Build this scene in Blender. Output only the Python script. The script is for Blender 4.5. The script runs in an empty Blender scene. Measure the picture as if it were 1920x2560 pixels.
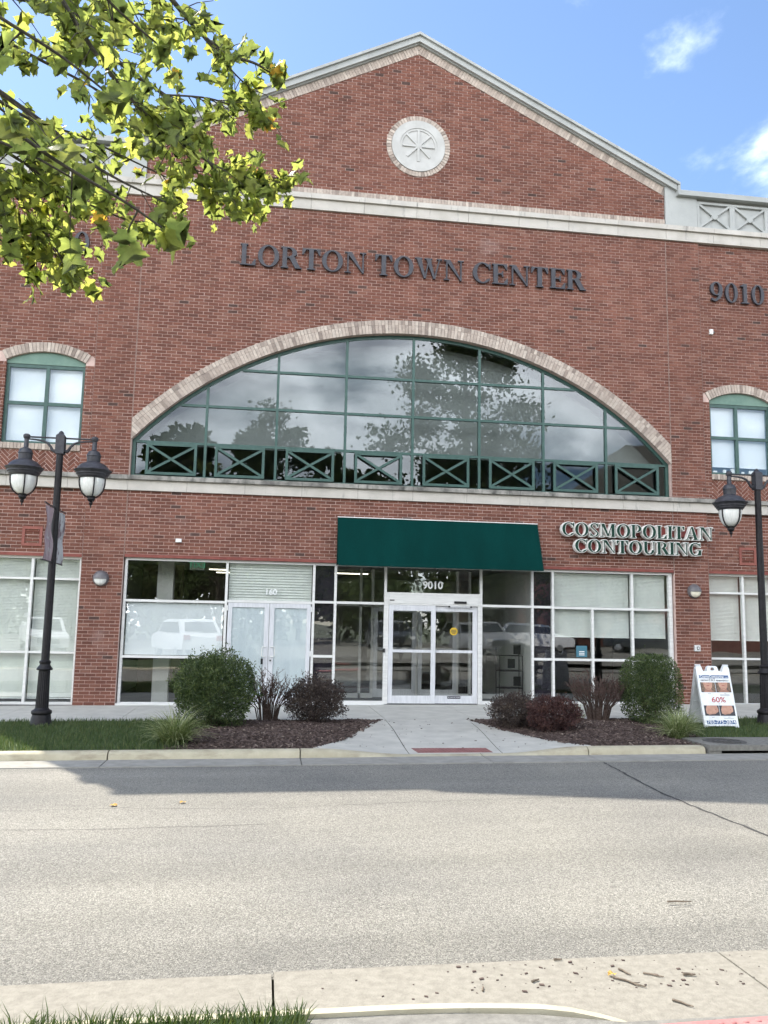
import bpy, bmesh, math, random
from mathutils import Vector, Matrix, noise as mnoise
from mathutils.geometry import tessellate_polygon
import numpy as np
rng = random.Random(7)
R = math.radians
C = bpy.context.scene.collection
SC = bpy.context.scene
# ------------------------------------------------------------------ camera
cam_d = bpy.data.cameras.new('camera')
cam = bpy.data.objects.new('camera', cam_d); C.objects.link(cam)
cam_d.sensor_fit = 'VERTICAL'; cam_d.sensor_height = 36.0; cam_d.sensor_width = 27.0
cam_d.lens = 2099.94 / 2560 * 36.0
cam_d.clip_start = 0.05; cam_d.clip_end = 2000
yaw, pitch, roll = 0.13745641, 0.13365335, 0.018998875
_f = Vector((math.sin(yaw)*math.cos(pitch), math.cos(yaw)*math.cos(pitch), math.sin(pitch)))
_r0 = Vector((math.cos(yaw), -math.sin(yaw), 0)); _u0 = _r0.cross(_f)
_r = math.cos(roll)*_r0 + math.sin(roll)*_u0; _u = -math.sin(roll)*_r0 + math.cos(roll)*_u0
CAM = Vector((-2.99904, -17.33283, 1.66241))
cam.matrix_world = Matrix(((_r.x, _u.x, -_f.x, CAM.x), (_r.y, _u.y, -_f.y, CAM.y), (_r.z, _u.z, -_f.z, CAM.z), (0, 0, 0, 1)))
SC.camera = cam
# ------------------------------------------------------------------ sun, sky, exposure
SUN = Vector((-0.42, 0.684, 1.0)).normalized()
sun_el = math.asin(SUN.z); sun_az = math.atan2(SUN.x, SUN.y)
sd = bpy.data.lights.new('sun', 'SUN'); sd.energy = 2.0; sd.angle = R(0.55); sd.color = (1.0, 0.93, 0.82)
sun = bpy.data.objects.new('sun', sd); C.objects.link(sun)
sun.rotation_euler = SUN.to_track_quat('Z', 'Y').to_euler(); sun.location = (0, 0, 60)
W = bpy.data.worlds.new('World'); SC.world = W; W.use_nodes = True
def world():
    nt = W.node_tree; N = nt.nodes; L = nt.links; N.clear()
    out = N.new('ShaderNodeOutputWorld'); bg = N.new('ShaderNodeBackground'); bg.inputs['Strength'].default_value = 0.05
    sky = N.new('ShaderNodeTexSky'); sky.sky_type = 'NISHITA'; sky.sun_disc = False
    sky.sun_elevation = sun_el; sky.sun_rotation = sun_az; sky.air_density = 1.0; sky.dust_density = 0.15; sky.ozone_density = 3.0
    tc = N.new('ShaderNodeTexCoord'); sep = N.new('ShaderNodeSeparateXYZ'); L.new(tc.outputs['Generated'], sep.inputs[0])
    zz = N.new('ShaderNodeMath'); zz.operation = 'MAXIMUM'; L.new(sep.outputs['Z'], zz.inputs[0]); zz.inputs[1].default_value = 0.0
    za = N.new('ShaderNodeMath'); za.operation = 'ADD'; L.new(zz.outputs[0], za.inputs[0]); za.inputs[1].default_value = 0.22
    dx = N.new('ShaderNodeMath'); dx.operation = 'DIVIDE'; L.new(sep.outputs['X'], dx.inputs[0]); L.new(za.outputs[0], dx.inputs[1])
    dy = N.new('ShaderNodeMath'); dy.operation = 'DIVIDE'; L.new(sep.outputs['Y'], dy.inputs[0]); L.new(za.outputs[0], dy.inputs[1])
    cb = N.new('ShaderNodeCombineXYZ'); ox = N.new('ShaderNodeMath'); ox.operation = 'ADD'; L.new(dx.outputs[0], ox.inputs[0]); ox.inputs[1].default_value = CLOUD_SHIFT[0]; oy = N.new('ShaderNodeMath'); oy.operation = 'ADD'; L.new(dy.outputs[0], oy.inputs[0]); oy.inputs[1].default_value = CLOUD_SHIFT[1]; L.new(ox.outputs[0], cb.inputs[0]); L.new(oy.outputs[0], cb.inputs[1]); cb.inputs[2].default_value = CLOUD_SEED
    n1 = N.new('ShaderNodeTexNoise'); n1.inputs['Scale'].default_value = 1.25; n1.inputs['Detail'].default_value = 9; n1.inputs['Roughness'].default_value = 0.56
    n1.inputs['Distortion'].default_value = 0.35
    L.new(cb.outputs[0], n1.inputs['Vector'])
    # cover: broken cloud behind the camera, nearly clear towards the building
    ln = N.new('ShaderNodeVectorMath'); ln.operation = 'NORMALIZE'; L.new(tc.outputs['Generated'], ln.inputs[0])
    dt = N.new('ShaderNodeVectorMath'); dt.operation = 'DOT_PRODUCT'; L.new(ln.outputs[0], dt.inputs[0]); dt.inputs[1].default_value = CLEAR_DIR
    th = N.new('ShaderNodeMapRange'); th.inputs[1].default_value = -0.75; th.inputs[2].default_value = 0.95; th.inputs[3].default_value = COVER[0]; th.inputs[4].default_value = COVER[1]; L.new(dt.outputs['Value'], th.inputs[0])
    su = N.new('ShaderNodeMath'); su.operation = 'SUBTRACT'; L.new(n1.outputs['Fac'], su.inputs[0]); L.new(th.outputs[0], su.inputs[1])
    rp = N.new('ShaderNodeMapRange'); rp.interpolation_type = 'SMOOTHSTEP'; rp.inputs[1].default_value = -0.05; rp.inputs[2].default_value = 0.20; rp.inputs[3].default_value = 0.0; rp.inputs[4].default_value = 1.0; L.new(su.outputs[0], rp.inputs[0])
    n2 = N.new('ShaderNodeTexNoise'); n2.inputs['Scale'].default_value = 2.3; n2.inputs['Detail'].default_value = 7
    L.new(cb.outputs[0], n2.inputs['Vector'])
    cr = N.new('ShaderNodeMapRange'); cr.inputs[1].default_value = 0.34; cr.inputs[2].default_value = 0.64; cr.inputs[3].default_value = CLOUD_L[0]; cr.inputs[4].default_value = CLOUD_L[1]; L.new(n2.outputs['Fac'], cr.inputs[0])
    cc = N.new('ShaderNodeVectorMath'); cc.operation = 'SCALE'; cc.inputs[0].default_value = (0.98, 1.0, 1.03); L.new(cr.outputs[0], cc.inputs['Scale'])
    mx = N.new('ShaderNodeMixRGB'); L.new(rp.outputs[0], mx.inputs[0]); L.new(sky.outputs[0], mx.inputs[1]); L.new(cc.outputs[0], mx.inputs[2])
    L.new(mx.outputs[0], bg.inputs['Color']); L.new(bg.outputs[0], out.inputs['Surface'])
CLOUD_SEED = 6.2; CLOUD_SHIFT = (-0.115, 0.305); CLEAR_DIR = (0.30, 0.85, 0.42); COVER = (0.40, 0.62); CLOUD_L = (22.0, 41.0)
world()
SC.view_settings.view_transform = 'Standard'; SC.view_settings.look = 'None'; SC.view_settings.gamma = 1.0
SC.view_settings.use_curve_mapping = False; SC.view_settings.exposure = 2.22
SC.cycles.max_bounces = 6; SC.cycles.diffuse_bounces = 3; SC.cycles.glossy_bounces = 3; SC.cycles.transmission_bounces = 4; SC.cycles.transparent_max_bounces = 12
SC.cycles.caustics_reflective = False; SC.cycles.caustics_refractive = False

# ------------------------------------------------------------------ materials
def _nodes(name):
    m = bpy.data.materials.new(name); m.use_nodes = True
    nt = m.node_tree; b = nt.nodes['Principled BSDF']
    return m, nt.nodes, nt.links, b
def mat(name, c1, c2=None, rough=0.7, scale=6.0, detail=4, lo=0.4, hi=0.6, bump=0.0, bscale=None, spec=0.4, metal=0.0, stretch=(1, 1, 1), tone=None, stain=None, drift=None):
    m, N, L, b = _nodes(name)
    b.inputs['Roughness'].default_value = rough; b.inputs['Specular IOR Level'].default_value = spec; b.inputs['Metallic'].default_value = metal
    geo = N.new('ShaderNodeNewGeometry'); mp = N.new('ShaderNodeMapping'); mp.inputs['Scale'].default_value = stretch
    L.new(geo.outputs['Position'], mp.inputs['Vector'])
    col = None
    if c2 is not None:
        n = N.new('ShaderNodeTexNoise'); n.inputs['Scale'].default_value = scale; n.inputs['Detail'].default_value = detail; n.inputs['Roughness'].default_value = 0.6
        L.new(mp.outputs[0], n.inputs['Vector'])
        r = N.new('ShaderNodeValToRGB'); e = r.color_ramp.elements; e[0].position = lo; e[1].position = hi
        e[0].color = (*c1, 1); e[1].color = (*c2, 1); L.new(n.outputs['Fac'], r.inputs[0]); col = r.outputs[0]
    if tone is not None:                      # per-piece colour kept in the mesh attribute 'tone'
        at = N.new('ShaderNodeAttribute'); at.attribute_name = 'tone'
        r2 = N.new('ShaderNodeValToRGB'); el = r2.color_ramp.elements
        while len(el) < len(tone): el.new(0.5)
        for k, (p, c) in enumerate(tone): el[k].position = p; el[k].color = (*c, 1)
        L.new(at.outputs['Fac'], r2.inputs[0])
        if col is None: col = r2.outputs[0]
        else:
            mx = N.new('ShaderNodeMixRGB'); mx.blend_type = 'MULTIPLY'; mx.inputs[0].default_value = 1.0
            L.new(r2.outputs[0], mx.inputs[1]); L.new(col, mx.inputs[2]); col = mx.outputs[0]
    if drift:
        n = N.new('ShaderNodeTexNoise'); n.inputs['Scale'].default_value = drift[0]; n.inputs['Detail'].default_value = 6; n.inputs['Roughness'].default_value = 0.62
        mp3 = N.new('ShaderNodeMapping'); mp3.inputs['Scale'].default_value = drift[3]; L.new(geo.outputs['Position'], mp3.inputs['Vector']); L.new(mp3.outputs[0], n.inputs['Vector'])
        mr = N.new('ShaderNodeMapRange'); mr.inputs[1].default_value = 0.3; mr.inputs[2].default_value = 0.7; mr.inputs[3].default_value = drift[1]; mr.inputs[4].default_value = drift[2]; L.new(n.outputs['Fac'], mr.inputs[0])
        mx = N.new('ShaderNodeMixRGB'); mx.blend_type = 'MULTIPLY'; mx.inputs[0].default_value = 1.0
        if col is None: mx.inputs[1].default_value = (*c1, 1)
        else: L.new(col, mx.inputs[1])
        L.new(mr.outputs[0], mx.inputs[2]); col = mx.outputs[0]
    if stain is not None:                     # (colour, scale, stretch, lo, hi)
        mp2 = N.new('ShaderNodeMapping'); mp2.inputs['Scale'].default_value = stain[2]; L.new(geo.outputs['Position'], mp2.inputs['Vector'])
        n = N.new('ShaderNodeTexNoise'); n.inputs['Scale'].default_value = stain[1]; n.inputs['Detail'].default_value = 6; n.inputs['Roughness'].default_value = 0.65
        L.new(mp2.outputs[0], n.inputs['Vector'])
        r = N.new('ShaderNodeValToRGB'); e = r.color_ramp.elements; e[0].position = stain[3]; e[1].position = stain[4]
        e[0].color = (0, 0, 0, 1); e[1].color = (1, 1, 1, 1); L.new(n.outputs['Fac'], r.inputs[0])
        mx = N.new('ShaderNodeMixRGB'); L.new(r.outputs[0], mx.inputs[0])
        if col is None: mx.inputs[1].default_value = (*c1, 1)
        else: L.new(col, mx.inputs[1])
        mx.inputs[2].default_value = (*stain[0], 1); col = mx.outputs[0]
    if col is None: b.inputs['Base Color'].default_value = (*c1, 1)
    else: L.new(col, b.inputs['Base Color'])
    if bump:
        n = N.new('ShaderNodeTexNoise'); n.inputs['Scale'].default_value = bscale or scale * 3; n.inputs['Detail'].default_value = 5
        L.new(mp.outputs[0], n.inputs['Vector'])
        bp = N.new('ShaderNodeBump'); bp.inputs['Strength'].default_value = 1.0; bp.inputs['Distance'].default_value = bump
        L.new(n.outputs['Fac'], bp.inputs['Height']); L.new(bp.outputs[0], b.inputs['Normal'])
    return m
def glass(name, refl, tint=(0.97, 0.98, 0.97), gtint=(0.92, 0.94, 0.97)):
    m, N, L, b = _nodes(name); N.remove(b); out = N['Material Output']
    tr = N.new('ShaderNodeBsdfTransparent'); tr.inputs[0].default_value = (*tint, 1)
    gl = N.new('ShaderNodeBsdfGlossy'); gl.inputs[0].default_value = (*gtint, 1); gl.inputs['Roughness'].default_value = 0.0
    geo = N.new('ShaderNodeNewGeometry'); n = N.new('ShaderNodeTexNoise'); n.inputs['Scale'].default_value = 1.1; n.inputs['Detail'].default_value = 1
    L.new(geo.outputs['Position'], n.inputs['Vector'])
    bp = N.new('ShaderNodeBump'); bp.inputs['Strength'].default_value = 1; bp.inputs['Distance'].default_value = 0.0016
    L.new(n.outputs['Fac'], bp.inputs['Height']); L.new(bp.outputs[0], gl.inputs['Normal'])
    lw = N.new('ShaderNodeLayerWeight'); lw.inputs['Blend'].default_value = 0.5          # facing = 1 - |cos|, the same from both sides
    pw = N.new('ShaderNodeMath'); pw.operation = 'POWER'; L.new(lw.outputs['Facing'], pw.inputs[0]); pw.inputs[1].default_value = 5.0
    mm = N.new('ShaderNodeMath'); mm.operation = 'MULTIPLY_ADD'; L.new(pw.outputs[0], mm.inputs[0]); mm.inputs[1].default_value = 0.9; mm.inputs[2].default_value = 0.04 + refl; mm.use_clamp = True
    mx = N.new('ShaderNodeMixShader'); L.new(mm.outputs[0], mx.inputs[0]); L.new(tr.outputs[0], mx.inputs[1]); L.new(gl.outputs[0], mx.inputs[2])
    L.new(mx.outputs[0], out.inputs['Surface'])
    return m
def leafmat(name, stops, trans=0.5, tcol=(1.4, 1.5, 0.5), rough=0.5):
    m, N, L, b = _nodes(name); out = N['Material Output']
    at = N.new('ShaderNodeAttribute'); at.attribute_name = 'tone'
    r = N.new('ShaderNodeValToRGB'); el = r.color_ramp.elements
    while len(el) < len(stops): el.new(0.5)
    for k, (p, c) in enumerate(stops): el[k].position = p; el[k].color = (*c, 1)
    L.new(at.outputs['Fac'], r.inputs[0])
    geo = N.new('ShaderNodeNewGeometry'); n = N.new('ShaderNodeTexNoise'); n.inputs['Scale'].default_value = 25; L.new(geo.outputs['Position'], n.inputs['Vector'])
    mr = N.new('ShaderNodeMapRange'); mr.inputs[1].default_value = 0.3; mr.inputs[2].default_value = 0.7; mr.inputs[3].default_value = 0.75; mr.inputs[4].default_value = 1.2; L.new(n.outputs['Fac'], mr.inputs[0])
    mu = N.new('ShaderNodeMixRGB'); mu.blend_type = 'MULTIPLY'; mu.inputs[0].default_value = 1; L.new(r.outputs[0], mu.inputs[1]); L.new(mr.outputs[0], mu.inputs[2])
    L.new(mu.outputs[0], b.inputs['Base Color']); b.inputs['Roughness'].default_value = rough; b.inputs['Specular IOR Level'].default_value = 0.3
    if trans:
        t = N.new('ShaderNodeBsdfTranslucent'); m2 = N.new('ShaderNodeMixRGB'); m2.blend_type = 'MULTIPLY'; m2.inputs[0].default_value = 1
        L.new(mu.outputs[0], m2.inputs[1]); m2.inputs[2].default_value = (*tcol, 1); L.new(m2.outputs[0], t.inputs[0])
        mx = N.new('ShaderNodeMixShader'); mx.inputs[0].default_value = trans
        L.new(b.outputs[0], mx.inputs[1]); L.new(t.outputs[0], mx.inputs[2]); L.new(mx.outputs[0], out.inputs['Surface'])
    return m
def emat(name, col, strength):
    m, N, L, b = _nodes(name); b.inputs['Base Color'].default_value = (*col, 1)
    b.inputs['Emission Color'].default_value = (*col, 1); b.inputs['Emission Strength'].default_value = strength
    return m
M = {}
BR = [(0.0, (0.066, 0.042, 0.036)), (0.05, (0.082, 0.046, 0.038)), (0.1, (0.118, 0.050, 0.037)), (0.5, (0.156, 0.064, 0.046)), (0.85, (0.183, 0.078, 0.055)), (1.0, (0.198, 0.097, 0.072))]
M['brick'] = mat('brick', (0.86, 0.86, 0.86), (1.1, 1.08, 1.06), 0.85, 40, 4, bump=0.004, bscale=60, spec=0.2, tone=BR, stain=((0.33, 0.25, 0.23), 0.9, (1, 1, 1.4), 0.62, 0.95), drift=(0.8, 0.80, 1.18, (1.6, 1, 0.5)))
M['sealant'] = mat('joint_sealant', (0.22, 0.155, 0.132), (0.28, 0.20, 0.172), 0.8, 5, 3)
M['mortar'] = mat('mortar', (0.49, 0.36, 0.32), (0.59, 0.445, 0.395), 0.95, 5, 5, bump=0.003, bscale=90, spec=0.1)
TN = [(0.0, (0.27, 0.22, 0.19)), (0.5, (0.43, 0.36, 0.31)), (1.0, (0.52, 0.45, 0.39))]
M['tan_brick'] = mat('tan_brick', (0.8, 0.8, 0.8), (1.08, 1.07, 1.05), 0.85, 14, 6, 0.35, 0.65, bump=0.004, bscale=60, spec=0.2, tone=TN)
M['tan_mortar'] = mat('tan_mortar', (0.22, 0.19, 0.17), (0.34, 0.29, 0.26), 0.95, 7, 5, spec=0.1)
M['stone'] = mat('stone', (0.42, 0.395, 0.355), (0.53, 0.50, 0.455), 0.8, 2.2, 6, 0.35, 0.7, bump=0.002, bscale=50, spec=0.25, stain=((0.10, 0.10, 0.095), 1.6, (3.0, 3.0, 0.7), 0.60, 0.78))
M['stone_stained'] = mat('stone_stained', (0.13, 0.125, 0.115), (0.34, 0.325, 0.295), 0.85, 3, 6, 0.35, 0.62, bump=0.003, bscale=40, spec=0.2, stain=((0.06, 0.06, 0.055), 2.6, (2.5, 2.5, 1.0), 0.52, 0.72))
M['parapet'] = mat('parapet', (0.33, 0.34, 0.33), (0.41, 0.42, 0.405), 0.8, 1.6, 6, 0.35, 0.7, bump=0.002, bscale=40, spec=0.25, stain=((0.20, 0.20, 0.19), 1.2, (3, 3, 0.6), 0.60, 0.85))
M['medallion'] = mat('medallion', (0.42, 0.415, 0.395), (0.48, 0.475, 0.455), 0.75, 4, 5, spec=0.3, stain=((0.36, 0.35, 0.33), 2.0, (4, 4, 0.7), 0.58, 0.85))
M['green'] = mat('green_paint', (0.026, 0.072, 0.060), (0.037, 0.090, 0.076), 0.45, 8, 3, spec=0.45)
M['green_panel'] = mat('green_panel', (0.12, 0.20, 0.165), (0.15, 0.235, 0.19), 0.6, 5, 4, spec=0.3)
M['alu'] = mat('aluminium', (0.60, 0.60, 0.58), (0.67, 0.67, 0.65), 0.45, 3, 3, spec=0.5, metal=0.0, stretch=(1, 1, 8))
M['alu_door'] = mat('door_aluminium', (0.52, 0.53, 0.55), (0.60, 0.61, 0.63), 0.42, 4, 3, spec=0.5, metal=0.0, stretch=(8, 8, 1))
M['rubber'] = mat('black_gasket', (0.012, 0.012, 0.013), None, 0.6)
M['lintel'] = mat('red_lintel', (0.17, 0.045, 0.035), (0.22, 0.065, 0.05), 0.7, 6, 4)
M['vent'] = mat('vent_red', (0.20, 0.065, 0.05), (0.24, 0.08, 0.06), 0.65, 9, 3)
M['dark'] = mat('vent_dark', (0.012, 0.010, 0.010), None, 0.9)
M['awning'] = mat('awning_canvas', (0.0008, 0.026, 0.023), (0.0014, 0.032, 0.028), 0.85, 60, 4, bump=0.0012, bscale=220, spec=0.06, drift=(1.2, 0.85, 1.2, (1.5, 1, 0.4)))
M['letter_grey'] = mat('letter_grey', (0.032, 0.033, 0.042), (0.045, 0.046, 0.056), 0.5, 10, 3, spec=0.4)
M['letter_green'] = mat('letter_green', (0.003, 0.028, 0.018), (0.005, 0.036, 0.023), 0.45, 10, 3, spec=0.2)
M['letter_white'] = mat('letter_white', (0.74, 0.73, 0.69), (0.80, 0.79, 0.75), 0.5, 10, 3)
M['raceway'] = mat('raceway_red', (0.16, 0.028, 0.026), (0.19, 0.035, 0.03), 0.5, 6, 3)
M['white'] = mat('white_paint', (0.72, 0.72, 0.70), (0.80, 0.80, 0.78), 0.5, 10, 3)
M['sign_white'] = mat('sign_plastic', (0.70, 0.72, 0.73), (0.77, 0.79, 0.80), 0.4, 12, 3, spec=0.5)
M['black_metal'] = mat('black_iron', (0.009, 0.008, 0.009), (0.016, 0.014, 0.016), 0.5, 25, 4, bump=0.0015, bscale=120, spec=0.28)
M['grey_metal'] = mat('weathered_iron', (0.028, 0.028, 0.034), (0.045, 0.045, 0.053), 0.5, 14, 4, spec=0.4)
M['lens'] = mat('lamp_lens', (0.62, 0.63, 0.60), (0.72, 0.72, 0.69), 0.15, 9, 4, spec=0.6, stretch=(6, 6, 0.5))
M['lens_cream'] = mat('wall_light_lens', (0.68, 0.63, 0.50), (0.76, 0.71, 0.58), 0.35, 9, 3)
M['bronze'] = mat('wall_light_hood', (0.10, 0.095, 0.10), (0.14, 0.13, 0.135), 0.45, 9, 3, spec=0.5)
M['blind'] = mat('blind', (0.76, 0.79, 0.76), (0.82, 0.85, 0.81), 0.5, 4, 3)
M['shade'] = mat('window_shade', (0.76, 0.80, 0.85), (0.80, 0.84, 0.88), 0.7, 1.5, 3)
M['screen'] = mat('roller_screen', (0.30, 0.315, 0.30), (0.35, 0.365, 0.35), 0.8, 1.2, 4)
M['film'] = mat('frosted_film', (0.64, 0.71, 0.77), (0.72, 0.79, 0.84), 0.35, 2.5, 5, stretch=(2, 1, 0.5))
M['poster_back'] = mat('white_board', (0.74, 0.78, 0.83), (0.79, 0.83, 0.87), 0.5, 1.4, 3)
M['spandrel'] = mat('dark_panel', (0.010, 0.010, 0.016), (0.018, 0.014, 0.024), 0.25, 3, 3, spec=0.5)
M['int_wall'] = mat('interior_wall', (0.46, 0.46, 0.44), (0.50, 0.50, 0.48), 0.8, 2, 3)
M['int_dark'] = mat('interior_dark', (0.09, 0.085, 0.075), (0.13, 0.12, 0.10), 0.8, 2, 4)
M['int_tan'] = mat('interior_tan', (0.20, 0.165, 0.115), (0.25, 0.20, 0.14), 0.8, 3, 4)
M['carpet'] = mat('mat_carpet', (0.045, 0.05, 0.055), (0.075, 0.08, 0.085), 0.95, 60, 4)
M['glass'] = glass('store_glass', 0.045)
M['glass_up'] = glass('arch_glass', 0.045, (0.85, 0.87, 0.87), (0.42, 0.44, 0.465))
M['glass_low'] = glass('arch_glass_low', 0.05, (0.7, 0.75, 0.75), (0.42, 0.44, 0.465))
M['asphalt'] = None
def asphalt_mat():
    m, N, L, b = _nodes('asphalt'); b.inputs['Roughness'].default_value = 0.85; b.inputs['Specular IOR Level'].default_value = 0.25
    geo = N.new('ShaderNodeNewGeometry')
    v = N.new('ShaderNodeTexVoronoi'); v.inputs['Scale'].default_value = 130; L.new(geo.outputs['Position'], v.inputs['Vector'])
    n = N.new('ShaderNodeTexNoise'); n.inputs['Scale'].default_value = 62; n.inputs['Detail'].default_value = 5; n.inputs['Roughness'].default_value = 0.7; L.new(geo.outputs['Position'], n.inputs['Vector'])
    big = N.new('ShaderNodeTexNoise'); big.inputs['Scale'].default_value = 0.55; big.inputs['Detail'].default_value = 5; L.new(geo.outputs['Position'], big.inputs['Vector'])
    sp = N.new('ShaderNodeSeparateXYZ'); L.new(v.outputs['Color'], sp.inputs[0])
    r = N.new('ShaderNodeValToRGB'); e = r.color_ramp.elements; e[0].position = 0.0; e[0].color = (0.15, 0.145, 0.129, 1); e[1].position = 1.0; e[1].color = (0.355, 0.344, 0.31, 1)
    el = e.new(0.5); el.color = (0.24, 0.233, 0.21, 1); L.new(sp.outputs['X'], r.inputs[0])
    r2 = N.new('ShaderNodeValToRGB'); e = r2.color_ramp.elements; e[0].position = 0.34; e[0].color = (0.70, 0.70, 0.70, 1); e[1].position = 0.64; e[1].color = (1.15, 1.14, 1.12, 1); L.new(n.outputs['Fac'], r2.inputs[0])
    r3 = N.new('ShaderNodeValToRGB'); e = r3.color_ramp.elements; e[0].position = 0.3; e[0].color = (0.84, 0.84, 0.85, 1); e[1].position = 0.7; e[1].color = (1.1, 1.09, 1.06, 1); L.new(big.outputs['Fac'], r3.inputs[0])
    a = N.new('ShaderNodeMixRGB'); a.blend_type = 'MULTIPLY'; a.inputs[0].default_value = 1; L.new(r.outputs[0], a.inputs[1]); L.new(r2.outputs[0], a.inputs[2])
    c = N.new('ShaderNodeMixRGB'); c.blend_type = 'MULTIPLY'; c.inputs[0].default_value = 1; L.new(a.outputs[0], c.inputs[1]); L.new(r3.outputs[0], c.inputs[2])
    # worn wheel lanes along the road, and dark drips
    mpw = N.new('ShaderNodeMapping'); mpw.inputs['Scale'].default_value = (0.10, 1.15, 1.0); L.new(geo.outputs['Position'], mpw.inputs['Vector'])
    nw = N.new('ShaderNodeTexNoise'); nw.inputs['Scale'].default_value = 1.0; nw.inputs['Detail'].default_value = 4; L.new(mpw.outputs[0], nw.inputs['Vector'])
    rw = N.new('ShaderNodeMapRange'); rw.inputs[1].default_value = 0.35; rw.inputs[2].default_value = 0.65; rw.inputs[3].default_value = 0.87; rw.inputs[4].default_value = 1.09; L.new(nw.outputs['Fac'], rw.inputs[0])
    c2 = N.new('ShaderNodeMixRGB'); c2.blend_type = 'MULTIPLY'; c2.inputs[0].default_value = 1; L.new(c.outputs[0], c2.inputs[1]); L.new(rw.outputs[0], c2.inputs[2])
    ns = N.new('ShaderNodeTexNoise'); ns.inputs['Scale'].default_value = 2.1; ns.inputs['Detail'].default_value = 5; L.new(geo.outputs['Position'], ns.inputs['Vector'])
    rs = N.new('ShaderNodeMapRange'); rs.inputs[1].default_value = 0.66; rs.inputs[2].default_value = 0.76; rs.inputs[3].default_value = 0.0; rs.inputs[4].default_value = 0.35; L.new(ns.outputs['Fac'], rs.inputs[0])
    c = N.new('ShaderNodeMixRGB'); L.new(rs.outputs[0], c.inputs[0]); L.new(c2.outputs[0], c.inputs[1]); c.inputs[2].default_value = (0.10, 0.097, 0.09, 1)
    L.new(c.outputs[0], b.inputs['Base Color'])
    ad = N.new('ShaderNodeMath'); ad.operation = 'ADD'; L.new(v.outputs['Distance'], ad.inputs[0]); L.new(n.outputs['Fac'], ad.inputs[1])
    bp = N.new('ShaderNodeBump'); bp.inputs['Strength'].default_value = 1; bp.inputs['Distance'].default_value = 0.006; bp.invert = True
    L.new(ad.outputs[0], bp.inputs['Height']); L.new(bp.outputs[0], b.inputs['Normal'])
    return m
M['asphalt'] = asphalt_mat()
M['tar'] = mat('crack_tar', (0.035, 0.034, 0.034), (0.07, 0.068, 0.065), 0.9, 30, 4)
M['concrete'] = mat('concrete', (0.43, 0.42, 0.375), (0.525, 0.51, 0.455), 0.85, 3.0, 7, 0.35, 0.65, bump=0.0025, bscale=110, spec=0.25, stain=((0.24, 0.225, 0.20), 0.8, (1, 1, 1), 0.60, 0.85))
M['concrete_gutter'] = mat('concrete_gutter', (0.215, 0.20, 0.168), (0.275, 0.258, 0.218), 0.9, 22, 6, 0.35, 0.65, bump=0.004, bscale=90, spec=0.2, stain=((0.16, 0.15, 0.13), 16, (1, 1, 1), 0.66, 0.74))
M['concrete_far'] = mat('concrete_far_gutter', (0.25, 0.24, 0.215), (0.32, 0.31, 0.28), 0.9, 6, 6, 0.35, 0.65, bump=0.003, bscale=90, spec=0.2)
M['curb_paint'] = mat('curb_cream', (0.37, 0.335, 0.24), (0.46, 0.42, 0.31), 0.8, 5, 6, 0.35, 0.65, bump=0.003, bscale=70, spec=0.25, stain=((0.22, 0.185, 0.13), 2.6, (0.7, 1, 3), 0.52, 0.75))
M['curb_yellow'] = mat('curb_yellow', (0.40, 0.365, 0.265), (0.46, 0.425, 0.315), 0.75, 6, 5, 0.35, 0.65, bump=0.002, bscale=90, spec=0.3, stain=((0.20, 0.185, 0.16), 9, (1, 1, 1), 0.62, 0.72))
M['concrete_dark'] = mat('concrete_dark', (0.15, 0.145, 0.13), (0.24, 0.232, 0.208), 0.9, 18, 6, 0.3, 0.7, bump=0.004, bscale=90, spec=0.2)
M['soil'] = mat('soil', (0.05, 0.045, 0.03), (0.075, 0.066, 0.045), 0.95, 9, 5)
M['mulch_bed'] = mat('mulch_bed', (0.040, 0.028, 0.024), (0.082, 0.060, 0.052), 0.95, 35, 6, 0.35, 0.65, bump=0.02, bscale=45, spec=0.15)
M['mulch'] = mat('mulch_chip', (0.8, 0.8, 0.8), (1.1, 1.1, 1.1), 0.9, 30, 3, spec=0.15, tone=[(0, (0.048, 0.034, 0.030)), (0.6, (0.105, 0.078, 0.069)), (0.93, (0.14, 0.105, 0.09)), (1, (0.28, 0.23, 0.19))])
M['tactile'] = mat('tactile_red', (0.21, 0.09, 0.085), (0.26, 0.115, 0.105), 0.8, 7, 5, bump=0.001, bscale=80, stain=((0.30, 0.25, 0.22), 3.0, (1, 1, 1), 0.58, 0.75))
M['tactile_pink'] = mat('tactile_pink', (0.36, 0.15, 0.145), (0.42, 0.19, 0.18), 0.8, 9, 4)
M['iron'] = mat('cast_iron', (0.06, 0.058, 0.055), (0.10, 0.097, 0.092), 0.7, 20, 5, bump=0.003, bscale=60, spec=0.4)
M['lawn'] = mat('lawn', (0.030, 0.055, 0.014), (0.055, 0.085, 0.022), 0.95, 4, 5)
M['far_ground'] = mat('far_ground', (0.07, 0.085, 0.04), (0.11, 0.12, 0.07), 0.95, 0.2, 5)
M['bark'] = mat('bark', (0.055, 0.046, 0.038), (0.12, 0.105, 0.085), 0.9, 14, 5, bump=0.006, bscale=30, spec=0.2, stretch=(1, 1, 0.4))
M['bark_near'] = mat('twig_bark', (0.05, 0.045, 0.036), (0.10, 0.088, 0.07), 0.85, 30, 4, spec=0.25)
M['twig'] = mat('bare_twig', (0.075, 0.052, 0.042), (0.13, 0.095, 0.08), 0.9, 30, 3, spec=0.2)
M['dry_twig'] = mat('dry_twig', (0.12, 0.095, 0.07), (0.20, 0.16, 0.12), 0.9, 30, 3)
M['grass'] = leafmat('grass_blade', [(0, (0.052, 0.084, 0.032)), (0.7, (0.090, 0.130, 0.052)), (1, (0.15, 0.16, 0.07))], 0.3, (1.3, 1.4, 0.6))
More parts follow.
